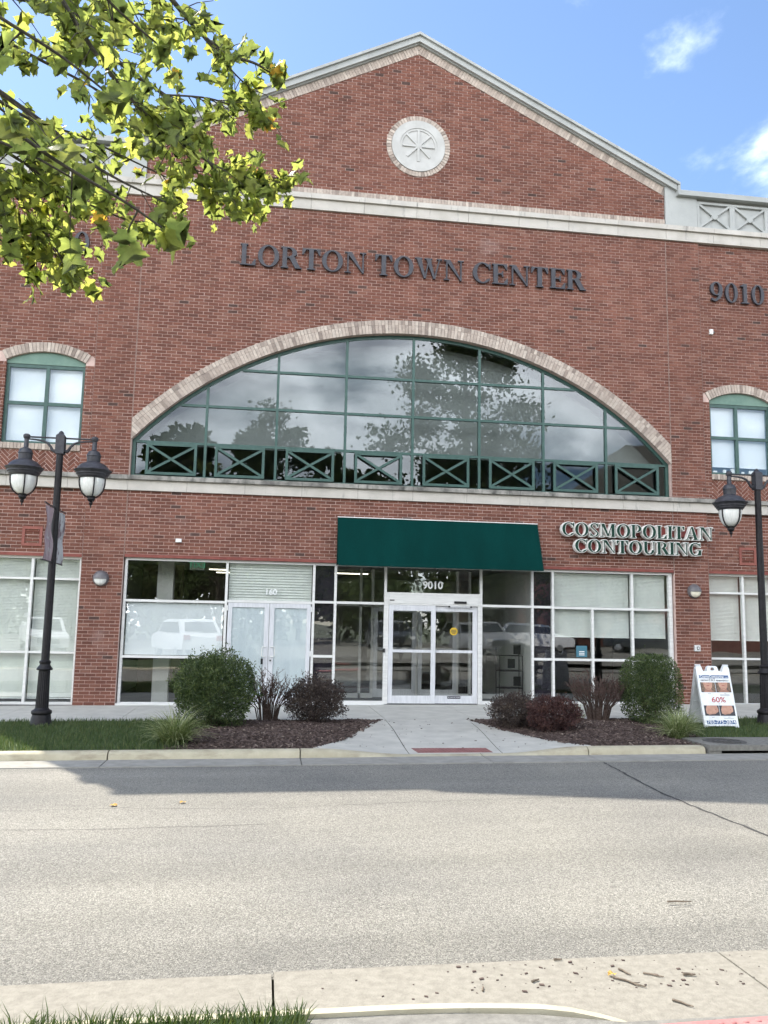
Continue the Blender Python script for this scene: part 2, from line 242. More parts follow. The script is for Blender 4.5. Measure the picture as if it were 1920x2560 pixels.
M['box'] = leafmat('boxwood_leaf', [(0, (0.034, 0.056, 0.024)), (0.5, (0.080, 0.115, 0.045)), (1, (0.19, 0.23, 0.085))], 0.25, (1.2, 1.3, 0.5), 0.4)
M['barberry'] = leafmat('barberry_leaf', [(0, (0.038, 0.022, 0.022)), (0.55, (0.088, 0.046, 0.043)), (1, (0.18, 0.10, 0.075))], 0.25, (1.5, 0.9, 0.8), 0.5)
M['barberry_dark'] = leafmat('barberry_leaf_dark', [(0, (0.038, 0.031, 0.029)), (0.55, (0.085, 0.066, 0.058)), (1, (0.17, 0.135, 0.10))], 0.25, (1.3, 1.0, 0.8), 0.5)
M['liriope'] = leafmat('liriope_leaf', [(0, (0.10, 0.15, 0.05)), (0.4, (0.22, 0.26, 0.11)), (1, (0.52, 0.52, 0.32))], 0.3, (1.1, 1.2, 0.7), 0.5)
M['plane_leaf'] = leafmat('plane_leaf', [(0, (0.095, 0.125, 0.045)), (0.6, (0.16, 0.195, 0.065)), (0.93, (0.24, 0.255, 0.08)), (0.955, (0.36, 0.24, 0.05)), (1, (0.40, 0.22, 0.045))], 0.62, (2.7, 2.6, 1.7), 0.45)
M['tree_leaf'] = leafmat('tree_leaf', [(0, (0.035, 0.060, 0.016)), (0.6, (0.065, 0.095, 0.026)), (1, (0.11, 0.14, 0.04))], 0.3, (1.3, 1.4, 0.6), 0.6)
M['car_white'] = mat('car_white', (0.72, 0.73, 0.74), None, 0.25, spec=0.6)
M['car_dark'] = mat('car_dark', (0.02, 0.022, 0.026), None, 0.2, spec=0.6)
M['car_silver'] = mat('car_silver', (0.42, 0.43, 0.45), None, 0.28, metal=0.5, spec=0.6)
M['car_glass'] = mat('car_glass', (0.012, 0.014, 0.016), None, 0.06, spec=0.8)
M['tyre'] = mat('tyre', (0.018, 0.018, 0.018), None, 0.85)
M['rim'] = mat('wheel_rim', (0.40, 0.41, 0.42), None, 0.35, metal=0.7)
M['headlight'] = mat('headlight', (0.7, 0.7, 0.68), None, 0.1, spec=0.8)
M['taillight'] = mat('taillight', (0.35, 0.02, 0.02), None, 0.2, spec=0.7)
M['roof'] = mat('roof_shingle', (0.16, 0.15, 0.125), (0.21, 0.195, 0.165), 0.9, 6, 4)
M['far_brick'] = mat('far_brick', (0.16, 0.07, 0.055), (0.21, 0.09, 0.07), 0.9, 3, 4)
M['banner'] = mat('banner_faded', (0.34, 0.25, 0.27), (0.42, 0.33, 0.35), 0.85, 4, 5, stretch=(4, 4, 1))
M['banner_print'] = mat('banner_print', (0.40, 0.36, 0.37), (0.50, 0.46, 0.47), 0.85, 9, 4)
M['banner_pale'] = mat('banner_pale', (0.42, 0.43, 0.44), (0.52, 0.52, 0.53), 0.85, 5, 5, stretch=(4, 4, 1), stain=((0.19, 0.14, 0.155), 3, (2, 2, 1), 0.55, 0.62))
M['sign_blue'] = mat('sign_blue', (0.045, 0.105, 0.24), None, 0.4)
M['sign_red'] = mat('sign_red', (0.42, 0.035, 0.045), None, 0.4)
M['ink'] = mat('sign_ink', (0.03, 0.03, 0.045), None, 0.4)
M['skin'] = mat('print_skin', (0.42, 0.22, 0.15), (0.50, 0.28, 0.20), 0.4, 14, 3)
M['skin2'] = mat('print_skin_shade', (0.30, 0.145, 0.10), (0.34, 0.17, 0.12), 0.4, 14, 3)
M['lips'] = mat('print_lips', (0.33, 0.10, 0.085), None, 0.4)
M['hair'] = mat('print_hair', (0.10, 0.06, 0.04), (0.22, 0.14, 0.09), 0.4, 60, 3)
M['print_dark'] = mat('print_backdrop', (0.028, 0.03, 0.038), None, 0.4)
M['yellow'] = mat('yellow_sticker', (0.60, 0.40, 0.03), None, 0.5)
M['teal'] = mat('teal_card', (0.05, 0.15, 0.20), None, 0.5)
M['vinyl'] = mat('white_vinyl', (0.74, 0.75, 0.75), None, 0.5)
M['exit_green'] = emat('exit_green', (0.08, 0.36, 0.22), 0.12)
M['exit_box'] = mat('exit_plate', (0.26, 0.30, 0.26), None, 0.3)
M['tube'] = emat('ceiling_tube', (1.0, 0.93, 0.78), 1.6)
M['orange'] = mat('fallen_leaf', (0.50, 0.33, 0.08), (0.42, 0.22, 0.05), 0.8, 40, 3)

# ------------------------------------------------------------------ mesh builder
class MB:
    def __init__(s): s.v = []; s.f = []; s.t = []; s.m = []
    def face(s, pts, tone=0.5, mi=0):
        n = len(s.v); s.v += [tuple(p) for p in pts]; s.f.append(tuple(range(n, n + len(pts)))); s.t.append(tone); s.m.append(mi)
    def mesh_in(s, verts, faces, tone=0.5, mi=0):
        n = len(s.v); s.v += [tuple(p) for p in verts]
        for f in faces: s.f.append(tuple(n + i for i in f)); s.t.append(tone); s.m.append(mi)
    def box(s, x0, x1, y0, y1, z0, z1, tone=0.5, mi=0, back=True):
        v = [(x0, y0, z0), (x1, y0, z0), (x1, y1, z0), (x0, y1, z0), (x0, y0, z1), (x1, y0, z1), (x1, y1, z1), (x0, y1, z1)]
        f = [(0, 1, 5, 4), (1, 2, 6, 5), (3, 0, 4, 7), (4, 5, 6, 7), (3, 2, 1, 0)]
        if back: f.append((2, 3, 7, 6))
        s.mesh_in(v, f, tone, mi)
    def obox(s, c, ax, ay, az, tone=0.5, mi=0):           # oriented box: centre and three half-axis vectors
        c = Vector(c); ax = Vector(ax); ay = Vector(ay); az = Vector(az)
        v = [c + i*ax + j*ay + k*az for k in (-1, 1) for (i, j) in ((-1, -1), (1, -1), (1, 1), (-1, 1))]
        s.mesh_in(v, [(0, 1, 5, 4), (1, 2, 6, 5), (2, 3, 7, 6), (3, 0, 4, 7), (4, 5, 6, 7), (3, 2, 1, 0)], tone, mi)
    def prism(s, poly, y0, y1, tone=0.5, mi=0, back=False):   # poly in (x,z), extruded along y; front at y0
        n = len(poly); a = [(p[0], y0, p[1]) for p in poly]; b = [(p[0], y1, p[1]) for p in poly]
        fs = [tuple(range(n))] + [(i, n + i, n + (i + 1) % n, (i + 1) % n) for i in range(n)]
        if back: fs.append(tuple(range(2*n - 1, n - 1, -1)))
        s.mesh_in(a + b, fs, tone, mi)
    def plate(s, outer, holes, y0, y1, mi=0):             # polygon with holes, front y0, back y1
        loops = [outer] + holes
        tri = tessellate_polygon([[Vector((p[0], p[1], 0)) for p in l] for l in loops])
        flat = [p for l in loops for p in l]; n = len(flat)
        vs = [(p[0], y0, p[1]) for p in flat] + [(p[0], y1, p[1]) for p in flat]
        fs = []
        for t in tri:
            a, b, c = (flat[i] for i in t)
            cr = (b[0]-a[0])*(c[1]-a[1]) - (b[1]-a[1])*(c[0]-a[0])
            t = t if cr > 0 else t[::-1]
            fs.append(tuple(t)); fs.append(tuple(n + i for i in t[::-1]))
        k = 0
        for l in loops:
            for i in range(len(l)):
                a, b = k + i, k + (i + 1) % len(l); fs.append((a, n + a, n + b, b))
            k += len(l)
        s.mesh_in(vs, fs, 0.5, mi)
    def lathe(s, prof, seg=24, c=(0, 0, 0), tone=0.5, mi=0, flute=0):   # prof: (r, z)
        rows = []
        for r, z in prof:
            rows.append([(c[0] + r*(1 - (flute if k % 2 else 0))*math.cos(2*math.pi*k/seg), c[1] + r*(1 - (flute if k % 2 else 0))*math.sin(2*math.pi*k/seg), c[2] + z) for k in range(seg)])
        vs = [p for row in rows for p in row]; fs = []
        for i in range(len(rows) - 1):
            for k in range(seg): fs.append((i*seg + k, i*seg + (k + 1) % seg, (i + 1)*seg + (k + 1) % seg, (i + 1)*seg + k))
        fs.append(tuple(range(seg - 1, -1, -1))); fs.append(tuple((len(rows) - 1)*seg + k for k in range(seg)))
        s.mesh_in(vs, fs, tone, mi)
    def tube(s, pts, rad, seg=6, tone=0.5, mi=0):
        pts = [Vector(p) for p in pts]
        if not isinstance(rad, (list, tuple)): rad = [rad]*len(pts)
        vs = []; fs = []; prev = None
        for i, p in enumerate(pts):
            d = (pts[min(i + 1, len(pts) - 1)] - pts[max(i - 1, 0)]).normalized()
            if prev is None: a = d.orthogonal().normalized()
            else:
                a = prev - d*prev.dot(d)
                a = a.normalized() if a.length > 1e-6 else d.orthogonal().normalized()
            prev = a; b = d.cross(a)
            vs += [p + rad[i]*(math.cos(2*math.pi*k/seg)*a + math.sin(2*math.pi*k/seg)*b) for k in range(seg)]
        for i in range(len(pts) - 1):
            for k in range(seg): fs.append((i*seg + k, i*seg + (k + 1) % seg, (i + 1)*seg + (k + 1) % seg, (i + 1)*seg + k))
        fs.append(tuple(range(seg - 1, -1, -1))); n0 = (len(pts) - 1)*seg; fs.append(tuple(n0 + k for k in range(seg)))
        s.mesh_in(vs, fs, tone, mi)
    def shift(s, d):
        s.v = [(x + d[0], y + d[1], z + d[2]) for x, y, z in s.v]; return s
    def mesh(s, name, mats, smooth=False):
        me = bpy.data.meshes.new(name); me.from_pydata(s.v, [], s.f)
        a = me.attributes.new('tone', 'FLOAT', 'FACE'); a.data.foreach_set('value', s.t)
        for m in (mats if isinstance(mats, (list, tuple)) else [mats]): me.materials.append(m)
        if any(s.m): me.polygons.foreach_set('material_index', s.m)
        if smooth:
            me.polygons.foreach_set('use_smooth', [True]*len(me.polygons))
            me.set_sharp_from_angle(angle=R(38))
        me.update(); return me
    def build(s, name, mats, parent=None, loc=(0, 0, 0), smooth=False, kind=None):
        return place(s.mesh(name, mats, smooth), name, parent, loc, kind)
def place(me, name, parent=None, loc=(0, 0, 0), kind=None):
    o = bpy.data.objects.new(name, me); C.objects.link(o); o.location = loc
    if parent is not None: o.parent = parent
    if kind: o['kind'] = kind
    return o
def tag(o, label, cat, group=None):
    o['label'] = label; o['category'] = cat
    if group: o['group'] = group
    return o
def thing(name, label, cat, loc=(0, 0, 0), rz=0, group=None):
    o = bpy.data.objects.new(name, None); C.objects.link(o); o.location = loc; o.rotation_euler = (0, 0, rz); o.empty_display_size = 0.2
    return tag(o, label, cat, group)
def copy_tree(o, parent=None):
    c = o.copy(); C.objects.link(c); c.parent = parent
    for ch in list(o.children): copy_tree(ch, c)
    return c
def gz(x): return 0.055 + 0.0075*max(-40, min(40, x))
def text_mesh(s, size, depth, mats, mirror=False, bold=0.0, align='CENTER'):
    cu = bpy.data.curves.new('t', 'FONT'); cu.body = s; cu.size = size; cu.extrude = depth/2; cu.align_x = align; cu.align_y = 'CENTER'; cu.offset = bold
    cu.resolution_u = 4
    o = bpy.data.objects.new('t', cu); C.objects.link(o)
    dg = bpy.context.evaluated_depsgraph_get(); me = bpy.data.meshes.new_from_object(o.evaluated_get(dg))
    bpy.data.objects.remove(o); bpy.data.curves.remove(cu)
    mt = Matrix(((-1 if mirror else 1, 0, 0, 0), (0, 0, -1 if not mirror else 1, 0), (0, 1, 0, 0), (0, 0, 0, 1)))
    me.transform(mt); me.materials.clear()
    for m in (mats if isinstance(mats, (list, tuple)) else [mats]): me.materials.append(m)
    return me
# 2D clipping
def clip(poly, n, d):        # keep points with n.p <= d
    out = []
    for i in range(len(poly)):
        a, b = poly[i], poly[(i + 1) % len(poly)]
        da = n[0]*a[0] + n[1]*a[1] - d; db = n[0]*b[0] + n[1]*b[1] - d
        if da <= 0: out.append(a)
        if (da < 0 < db) or (db < 0 < da):
            t = da/(da - db); out.append((a[0] + t*(b[0] - a[0]), a[1] + t*(b[1] - a[1])))
    return out
def area(p): return 0.5*abs(sum(p[i][0]*p[(i + 1) % len(p)][1] - p[(i + 1) % len(p)][0]*p[i][1] for i in range(len(p))))
# ================================================================== BUILDING
bld = thing('commercial_building', 'red brick commercial building with a gabled front, big arched window and glazed ground floor', 'building')
ZC, RA = 0.116, 7.814           # arch circle
R1, R2 = RA + 0.19, RA + 0.30
def arch_z(x, r=RA): return ZC + math.sqrt(max(0.0, r*r - x*x))
X0, X1, X2, XR = 5.836, 6.64, 9.44, 12.6
XE = {-1: X2, 1: XR}
ZS, C1B, C1M, C1T = 2.914, 4.265, 4.478, 4.566
C2B, C2M, C2T, SB = 10.587, 10.82, 10.93, 11.092
RK, RP = 0.4945, 15.01          # rake slope, outer peak
BC, BL, JT = 0.0689, 0.203, 0.0125
def rake_in(x): return RP - 0.45 - RK*abs(x)
# window openings of the wings: (x0, x1, z0, spring, apex)
WIN = {-1: (-8.38, -6.825, 5.03, 6.80, 7.065), 1: (6.815, 8.32, 5.04, 6.80, 7.07)}
GW = {-1: (-8.62, -6.655, -0.1, 2.89), 1: (6.665, 8.65, -0.1, 2.925)}
def seg_arch(x0, x1, zs, za):
    h = (x1 - x0)/2; s = za - zs; r = (h*h + s*s)/(2*s); return (x0 + x1)/2, za - r, r
WARC = {k: seg_arch(w[0], w[1], w[3] + 0.065, w[4]) for k, w in WIN.items()}
# mortar backing walls
m = MB()
arcpts = [(x, arch_z(x)) for x in np.linspace(5.82, -5.82, 60)]
hole = [(-5.82, C1T - 0.02), (5.82, C1T - 0.02)] + arcpts
m.plate([(-X0, ZS + 0.05), (X0, ZS + 0.05), (X0, rake_in(X0) + 0.3), (0, rake_in(0) + 0.3), (-X0, rake_in(X0) + 0.3)], [hole], 0.008, 0.26)
for s in (-1, 1):
    a, b = sorted((s*(X0 + 0.004), s*X1)); m.box(a, b, 0.009, 0.30, -0.3, C2T)
    w = WIN[s]; cx, cz, r = WARC[s]
    top = [(x, cz + math.sqrt(max(0, r*r - (x - cx)**2))) for x in np.linspace(w[1], w[0], 16)]
    a, b = sorted((s*(X1 + 0.001), s*XE[s])); g = GW[s]
    m.plate([(a, g[3]), (b, g[3]), (b, C2T), (a, C2T)], [[(w[0], C1T - 0.06), (w[1], C1T - 0.06)] + top], 0.058, 0.33)
    o1, o2 = sorted((s*XE[s], g[0] if s < 0 else g[1])); m.box(o1, o2, 0.058, 0.33, -0.3, g[3] - 0.001)
m.build('mortar_wall', M['mortar'], bld)
# body behind the front: side walls, back wall, floors and roof
m = MB()
m.box(-X2, -X2 + 0.25, 0.34, 11, -0.3, C2T); m.box(XR - 0.25, XR, 0.34, 11, -0.3, C2T); m.box(-X2 + 0.26, XR - 0.26, 10.8, 11, -0.3, C2T)
m.build('side_wall', M['far_brick'], bld)
m = MB(); m.box(-X2 + 0.01, XR - 0.01, 0.31, 10.9, C2T + 0.001, C2T + 0.12); m.build('roof_deck', M['roof'], bld)
m = MB()
m.box(-9.18, 12.3, 0.34, 10.7, 2.99, 4.40); m.build('ceiling_slab', M['int_wall'], bld)
m = MB(); m.box(-9.18, 12.3, 0.20, 10.7, -0.10, -0.02); 
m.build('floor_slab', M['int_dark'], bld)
m = MB(); m.box(-9.18, 12.3, 6.9, 7.0, 0, 2.98); m.box(-9.18, 12.3, 4.0, 4.1, 4.41, 10.7); m.build('back_partition', M['int_wall'], bld)
m = MB(); m.box(-1.95, -1.87, 0.22, 6.88, 0, 2.98); m.box(-6.3, -6.2, 0.36, 6.88, 0, 2.98); m.box(6.2, 6.3, 0.36, 6.88, 0, 2.98); m.box(2.67, 2.75, 0.22, 6.88, 0, 2.98)
m.build('partition', M['int_wall'], bld)

# ---- bricks
stuff = MB(); singles = []
def put_brick(poly, y, full, depth=0.10):
    t = rng.random()
    if rng.random() > 0.98: t = rng.random()*0.09
    else: t = 0.12 + 0.88*t
    dy = rng.uniform(-0.002, 0.002)
    if full:
        singles.append((min(p[0] for p in poly), max(p[0] for p in poly), min(p[1] for p in poly), max(p[1] for p in poly), y + dy, t))
    else: stuff.prism(poly, y + dy, y + depth, t)
def course(z0, z1, x0, x1, y, holes, phase, test=None):
    """bricks of one wall field; holes(z0,z1) gives the x-intervals left out of a course"""
    k0, k1 = math.ceil(z0/BC - 0.55), math.floor(z1/BC + 0.45)
    for k in range(k0, k1 + 1):
        za, zb = max(z0, k*BC + JT/2), min(z1, (k + 1)*BC - JT/2)
        if zb - za < 0.018: continue
        spans = [(x0, x1)]
        for (ha, hb) in holes(za, zb):
            ns = []
            for (a, b) in spans:
                if hb <= a or ha >= b: ns.append((a, b)); continue
                if ha > a: ns.append((a, ha))
                if hb < b: ns.append((hb, b))
            spans = ns
        off = (0.5 if k % 2 else 0)*BL + phase
        for (a, b) in spans:
            i0 = math.floor((a - off)/BL) - 1
            for i in range(i0, math.ceil((b - off)/BL) + 1):
                xa, xb = off + i*BL + JT/2, off + (i + 1)*BL - JT/2
                ca, cb = max(a, xa), min(b, xb)
                if cb - ca < 0.02: continue
                e = 0.0012; j = lambda: rng.uniform(-e, e)
                poly = [(ca + j(), za + j()), (cb + j(), za + j()), (cb + j(), zb + j()), (ca + j(), zb + j())]
                full = (xa >= a - 1e-6 and xb <= b + 1e-6 and zb - za > 0.055)
                if test:
                    p2 = test(poly)
                    if p2 is None: continue
                    if p2 is not poly: full = False; poly = p2
                    if len(poly) < 3 or area(poly) < 4e-4: continue
                put_brick(poly, y, full)
def arch_test(poly):
    x = sum(p[0] for p in poly)/4; z = sum(p[1] for p in poly)/4
    rr = [math.hypot(p[0], p[1] - ZC) for p in poly]
    if max(rr) < R2 + 0.006: return None
    if min(rr) > R2 + 0.006: return poly
    d = Vector((x, z - ZC)).normalized()
    return clip(poly, (-d.x, -d.y), -(R2 + 0.006 + d.y*ZC))
def gable_test(poly):
    if max(math.hypot(p[0] - 0.02, p[1] - 12.31) for p in poly) < 0.725: return None
    q = poly
    if any(p[1] > rake_in(p[0]) - 0.004 for p in poly):
        q = clip(clip(poly, (RK, 1), RP - 0.454), (-RK, 1), RP - 0.454)
    if q and min(math.hypot(p[0] - 0.02, p[1] - 12.31) for p in q) < 0.725:
        x = sum(p[0] for p in q)/len(q) - 0.02; z = sum(p[1] for p in q)/len(q) - 12.31; d = Vector((x, z)).normalized()
        q = clip(q, (-d.x, -d.y), -(0.725 + d.x*0.02 + d.y*12.31))
    return q
no = lambda a, b: []
course(2.985, C1B - 0.006, -X0 + 0.012, X0 - 0.012, 0.0, no, 0)
course(C1T + 0.01, C2B - 0.006, -X0 + 0.012, X0 - 0.012, 0.0, no, 0.05, lambda p: arch_test(p) if p[0][1] > 5.70 else (None if abs(p[0][0]) < 20 and p[0][1] <= 5.70 else p))
course(SB + 0.006, 14.6, -X0 + 0.004, X0 - 0.004, 0.0, no, 0.02, gable_test)
for s in (-1, 1):
    a, b = sorted((s*(X0 + 0.012), s*X1))
    course(0.0, C1B - 0.006, a, b, 0.0, no, a - 0.1*0 + (0.0))
    course(C1T + 0.004, C2B - 0.006, a, b, 0.0, no, a)
    w, g = WIN[s], GW[s]; cx, cz, r = WARC[s]
    def holes(za, zb, w=w, g=g, s=s):
        h = []
        if za < g[3] + 0.02: h.append((g[0] + 0.004, g[1] - 0.004))
        if zb > 4.60 and za < w[3] + 0.06: h.append((w[0] + 0.004, w[1] - 0.004))
        return h
    def wtest(p, cx=cx, cz=cz, r=r, w=w):
        x = sum(q[0] for q in p)/4; z = sum(q[1] for q in p)/4
        if z < w[3] or abs(x - cx) > 1.05: return p
        ro = r + 0.196; rr = [math.hypot(q[0] - cx, q[1] - cz) for q in p]
        d0 = 0.86*(z - cz)/ro
        lim = (w[1] - w[0])/2 + 0.085
        if abs(x - cx) > lim + 0.1: return p
        if max(rr) < ro and abs(x - cx) < lim: return None
        if min(rr) > ro: return p
        d = Vector((x - cx, z - cz)).normalized()
        return clip(p, (-d.x, -d.y), -(ro + d.x*cx + d.y*cz))
    a, b = sorted((s*(X1 + 0.004), s*XE[s]))
    course(0.0, C1B - 0.006, a, b, 0.05, holes, a)
    course(C1T + 0.004, C2B - 0.006, a, b, 0.05, holes, a, wtest)
# the 300 bricks nearest the camera are objects of their own
singles.sort(key=lambda q: (Vector(((q[0] + q[1])/2, q[4], (q[2] + q[3])/2)) - CAM).length)
var = []
for k in range(12):
    mb = MB(); h = (BL - JT)/2; e = 0.0012
    j = lambda: rng.uniform(-e, e)
    mb.prism([(-h + j(), -0.0289 + j()), (h + j(), -0.0289 + j()), (h + j(), 0.0289 + j()), (-h + j(), 0.0289 + j())], 0.0, 0.10, 0.12 + 0.88*k/11 if k else 0.03)
    var.append(mb.mesh('brick', M['brick']))
for i, q in enumerate(singles):
    if i < 300:
        k = 0 if q[5] < 0.1 else max(1, min(11, round((q[5] - 0.12)/0.88*11)))
        place(var[k], 'brick', bld, ((q[0] + q[1])/2, q[4], (q[2] + q[3])/2))
    else: stuff.prism([(q[0], q[2]), (q[1], q[2]), (q[1], q[3]), (q[0], q[3])], q[4], q[4] + 0.1, q[5])
# herringbone panels under the upper windows
for s in (-1, 1):
    w = WIN[s]; n = 3; wd = BC*0.98; x0, x1, z0, z1 = w[0] + 0.01, w[1] - 0.01, C1T + 0.01, w[2] - 0.012
    bk = MB(); bk.box(w[0] + 0.004, w[1] - 0.004, 0.075, 0.11, C1T - 0.05, w[2] + 0.02); bk.build('herringbone_mortar', M['mortar'], bld)
    cs = math.sqrt(0.5); g = JT/2/wd
    for i in range(-40, 41):
        for jx in range(-6, 7):
            for (a, b, c, d) in ((i + 2*n*jx, i + n + 2*n*jx, i, i + 1), (n + i + 2*n*jx, n + i + 1 + 2*n*jx, 1 - n + i, 1 + i)):
                q = [(a + g, c + g), (b - g, c + g), (b - g, d - g), (a + g, d - g)]
                q = [((u - v)*cs*wd + (x0 + x1)/2, (u + v)*cs*wd + 4.8) for u, v in q]
                if max(p[0] for p in q) < x0 or min(p[0] for p in q) > x1 or max(p[1] for p in q) < z0 or min(p[1] for p in q) > z1: continue
                for nn, dd in (((1, 0), x1), ((-1, 0), -x0), ((0, 1), z1), ((0, -1), -z0)):
                    if q: q = clip(q, nn, dd)
                if q and len(q) > 2 and area(q) > 4e-4:
                    mb = MB(); mb.prism(q, 0.066 + rng.uniform(-.002, .002), 0.10, 0.15 + 0.85*rng.random()); mb.build('herringbone_brick', M['brick'], bld)
stuff.build('brickwork', M['brick'], bld, kind='stuff')

# ---- tan brick: big arch (two rings), gable band, rakes, medallion ring, small arches and sills
def sector(name, cx, cz, ra, rb, th0, th1, n, y, depth, xlim=None, gap=0.011):
    for i in range(n):
        ta = th0 + (th1 - th0)*i/n; tb = th0 + (th1 - th0)*(i + 1)/n
        ga = gap/2/((ra + rb)/2); ta += ga; tb -= ga
        q = [(cx + ra*math.sin(ta), cz + ra*math.cos(ta)), (cx + rb*math.sin(ta), cz + rb*math.cos(ta)), (cx + rb*math.sin(tb), cz + rb*math.cos(tb)), (cx + ra*math.sin(tb), cz + ra*math.cos(tb))][::-1]
        if xlim: q = clip(clip(q, (1, 0), xlim), (-1, 0), xlim)
        if len(q) < 3 or area(q) < 5e-4: continue
        mb = MB(); mb.prism(q, y + rng.uniform(-.004, .002), y + depth, min(1, max(0, rng.gauss(0.55, 0.27))), back=True); mb.build(name, M['tan_brick'], bld)
th = math.asin(X0/RA)
tm = MB()
for (ra, rb, y) in ((RA + 0.006, R1 - 0.003, -0.016), (R1 + 0.003, R2 - 0.004, -0.004)):
    for i in range(90):
        ta, tb = -th + 2*th*i/90, -th + 2*th*(i + 1)/90
        q = [(rb*math.sin(ta), ZC + rb*math.cos(ta)), (ra*math.sin(ta), ZC + ra*math.cos(ta)), (ra*math.sin(tb), ZC + ra*math.cos(tb)), (rb*math.sin(tb), ZC + rb*math.cos(tb))]
        q = clip(clip(q, (1, 0), X0 - 0.01), (-1, 0), X0 - 0.01)
        if len(q) > 2: tm.prism(q, y, 0.2)
tm.build('arch_mortar', M['tan_mortar'], bld)
sector('arch_brick', 0, ZC, RA, R1 - 0.004, -th, th, 184, -0.026, 0.13, X0 - 0.008)
sector('outer_arch_brick', 0, ZC, R1 + 0.004, R2, -th, th, 184, -0.014, 0.12, X0 - 0.008)
n = 168; bw = 2*X0/n
b = MB(); b.box(-X0 + .002, X0 - .002, 0.0, 0.02, C2T - .02, SB + 0.004)
for s in (-1, 1):
    L = math.hypot(X0, RK*X0)
    b.prism([(0, RP - 0.24), (0, RP - 0.452), (s*X0, RP - 0.452 - RK*X0), (s*X0, RP - 0.24 - RK*X0)][::-s], 0.0, 0.02)
b.build('band_mortar', M['tan_mortar'], bld)
for i in range(n):
    mb = MB(); xa = -X0 + i*bw
    mb.prism([(xa + .004, C2T + .002), (xa + bw - .004, C2T + .002), (xa + bw - .004, SB), (xa + .004, SB)], -0.012 + rng.uniform(-.003, .003), 0.05, min(1, max(0, rng.gauss(0.5, 0.22))))
    mb.build('soldier_brick', M['tan_brick'], bld)
ca, sa = 1/math.hypot(1, RK), RK/math.hypot(1, RK)
for s in (-1, 1):
    Ls = X0/ca; nn = int(Ls/0.0689)
    for i in range(nn):
        u0 = i*Ls/nn + .004; u1 = (i + 1)*Ls/nn - .004; q = []
        for (u, v) in ((u0, 0.198), (u1, 0.198), (u1, 0.004), (u0, 0.004)):
            q.append((s*(u*ca - v*sa), RP - 0.232 - u*sa - v*ca))
        q = [(p[0], p[1]) for p in q]
        q = clip(q, (-s, 0), -0.004); q = clip(q, (s, 0), X0 - .004)
        if len(q) < 3: continue
        if s < 0: q = q[::-1]
        mb = MB(); mb.prism(q, -0.012 + rng.uniform(-.003, .003), 0.05, min(1, max(0, rng.gauss(0.5, 0.2)))); mb.build('rake_brick', M['tan_brick'], bld)
mb = MB(); mb.prism([(0.02 + 0.715*math.cos(t), 12.31 + 0.715*math.sin(t)) for t in np.linspace(0, 2*math.pi, 48, endpoint=False)], 0.0, 0.02); mb.build('ring_mortar', M['tan_mortar'], bld)
sector('ring_brick', 0.02, 12.31, 0.612, 0.722, 0, 2*math.pi, 60, -0.016, 0.06)
for s in (-1, 1):
    w = WIN[s]; cx, cz, r = WARC[s]; t1 = math.asin((w[1] - w[0])/2/r)
    mb = MB(); nn = 24
    for i in range(nn):
        ta, tb = -t1 + 2*t1*i/nn, -t1 + 2*t1*(i + 1)/nn
        mb.prism([(cx + (r + .19)*math.sin(ta), cz + (r + .19)*math.cos(ta)), (cx + (r + .003)*math.sin(ta), cz + (r + .003)*math.cos(ta)), (cx + (r + .003)*math.sin(tb), cz + (r + .003)*math.cos(tb)), (cx + (r + .19)*math.sin(tb), cz + (r + .19)*math.cos(tb))], 0.047, 0.2)
    mb.build('arch_mortar', M['tan_mortar'], bld)
    sector('window_arch_brick', cx, cz, r, r + 0.195, -t1, t1, 24, 0.036, 0.14)
    k = 23; ww = (w[1] - w[0])/k
    mb = MB(); mb.box(w[0] + .01, w[1] - .01, 0.047, 0.22, w[2] + .004, w[2] + 0.11); mb.build('sill_mortar', M['tan_mortar'], bld)
    for i in range(k):
        mb = MB(); mb.box(w[0] + i*ww + .004, w[0] + (i + 1)*ww - .004, 0.030 + rng.uniform(-.003, .003), 0.20, w[2], w[2] + 0.118, min(1, max(0, rng.gauss(0.5, 0.22)))); mb.build('sill_brick', M['tan_brick'], bld)
# ---- control joints, lintels
for x in (-X0, X0, -X1 + 0.001, X1 - 0.001):
    for (za, zb) in ((0.0 if abs(x) > 6 else ZS, C1B - .004), (C1T + .003, C2B - .004)):
        mb = MB(); mb.box(x - (.007 if abs(x) < 6 else .005), x + (.007 if abs(x) < 6 else .005), -0.001, 0.03, za, zb); mb.build('sealant_joint', M['sealant'], bld)
for (a, b, z, y) in ((-X0 + .013, X0 - .013, ZS, -0.004), (GW[-1][0], GW[-1][1], GW[-1][3], 0.046), (GW[1][0], GW[1][1], GW[1][3], 0.046)):
    mb = MB(); mb.box(a, b, y, 0.2, z + .001, z + 0.062); mb.build('lintel', M['lintel'], bld)
# ---- cornices in cast stone blocks
def cornice(zb, zm, zt, y1, y2):
    edges = list(np.linspace(-X0, X0, 11)); st = edges[1] - edges[0]
    xs = [-X0 - 4*st + 0.35, -X0 - 2*st, -X0 - st] + edges + [X0 + st, X0 + 2*st, X0 + 4*st - 0.35, X0 + 5*st, X0 + 6*st]
    for a, b in zip(xs[:-1], xs[1:]):
        a = max(a, -X2 - .05); b = min(b, XR + .05)
        if b <= a: continue
        mb = MB(); mb.box(a + .003, b - .003, y1, 0.25, zb, zm - .004); mb.build('cornice_block', M['stone'], bld)
        mb = MB(); mb.prism([(a + .003, zm), (b - .003, zm), (b - .003, zt - .0), (a + .003, zt - .0)], y2, 0.12); mb.build('cornice_cap', M['stone_stained'] if zb < 6 else M['stone'], bld)
    mb = MB(); mb.box(-X2, XR, y1 + 0.02, 0.11, zb + .01, zt - .012); mb.build('cornice_joint', M['dark'], bld)
cornice(C1B, C1M, C1T, -0.05, -0.115)
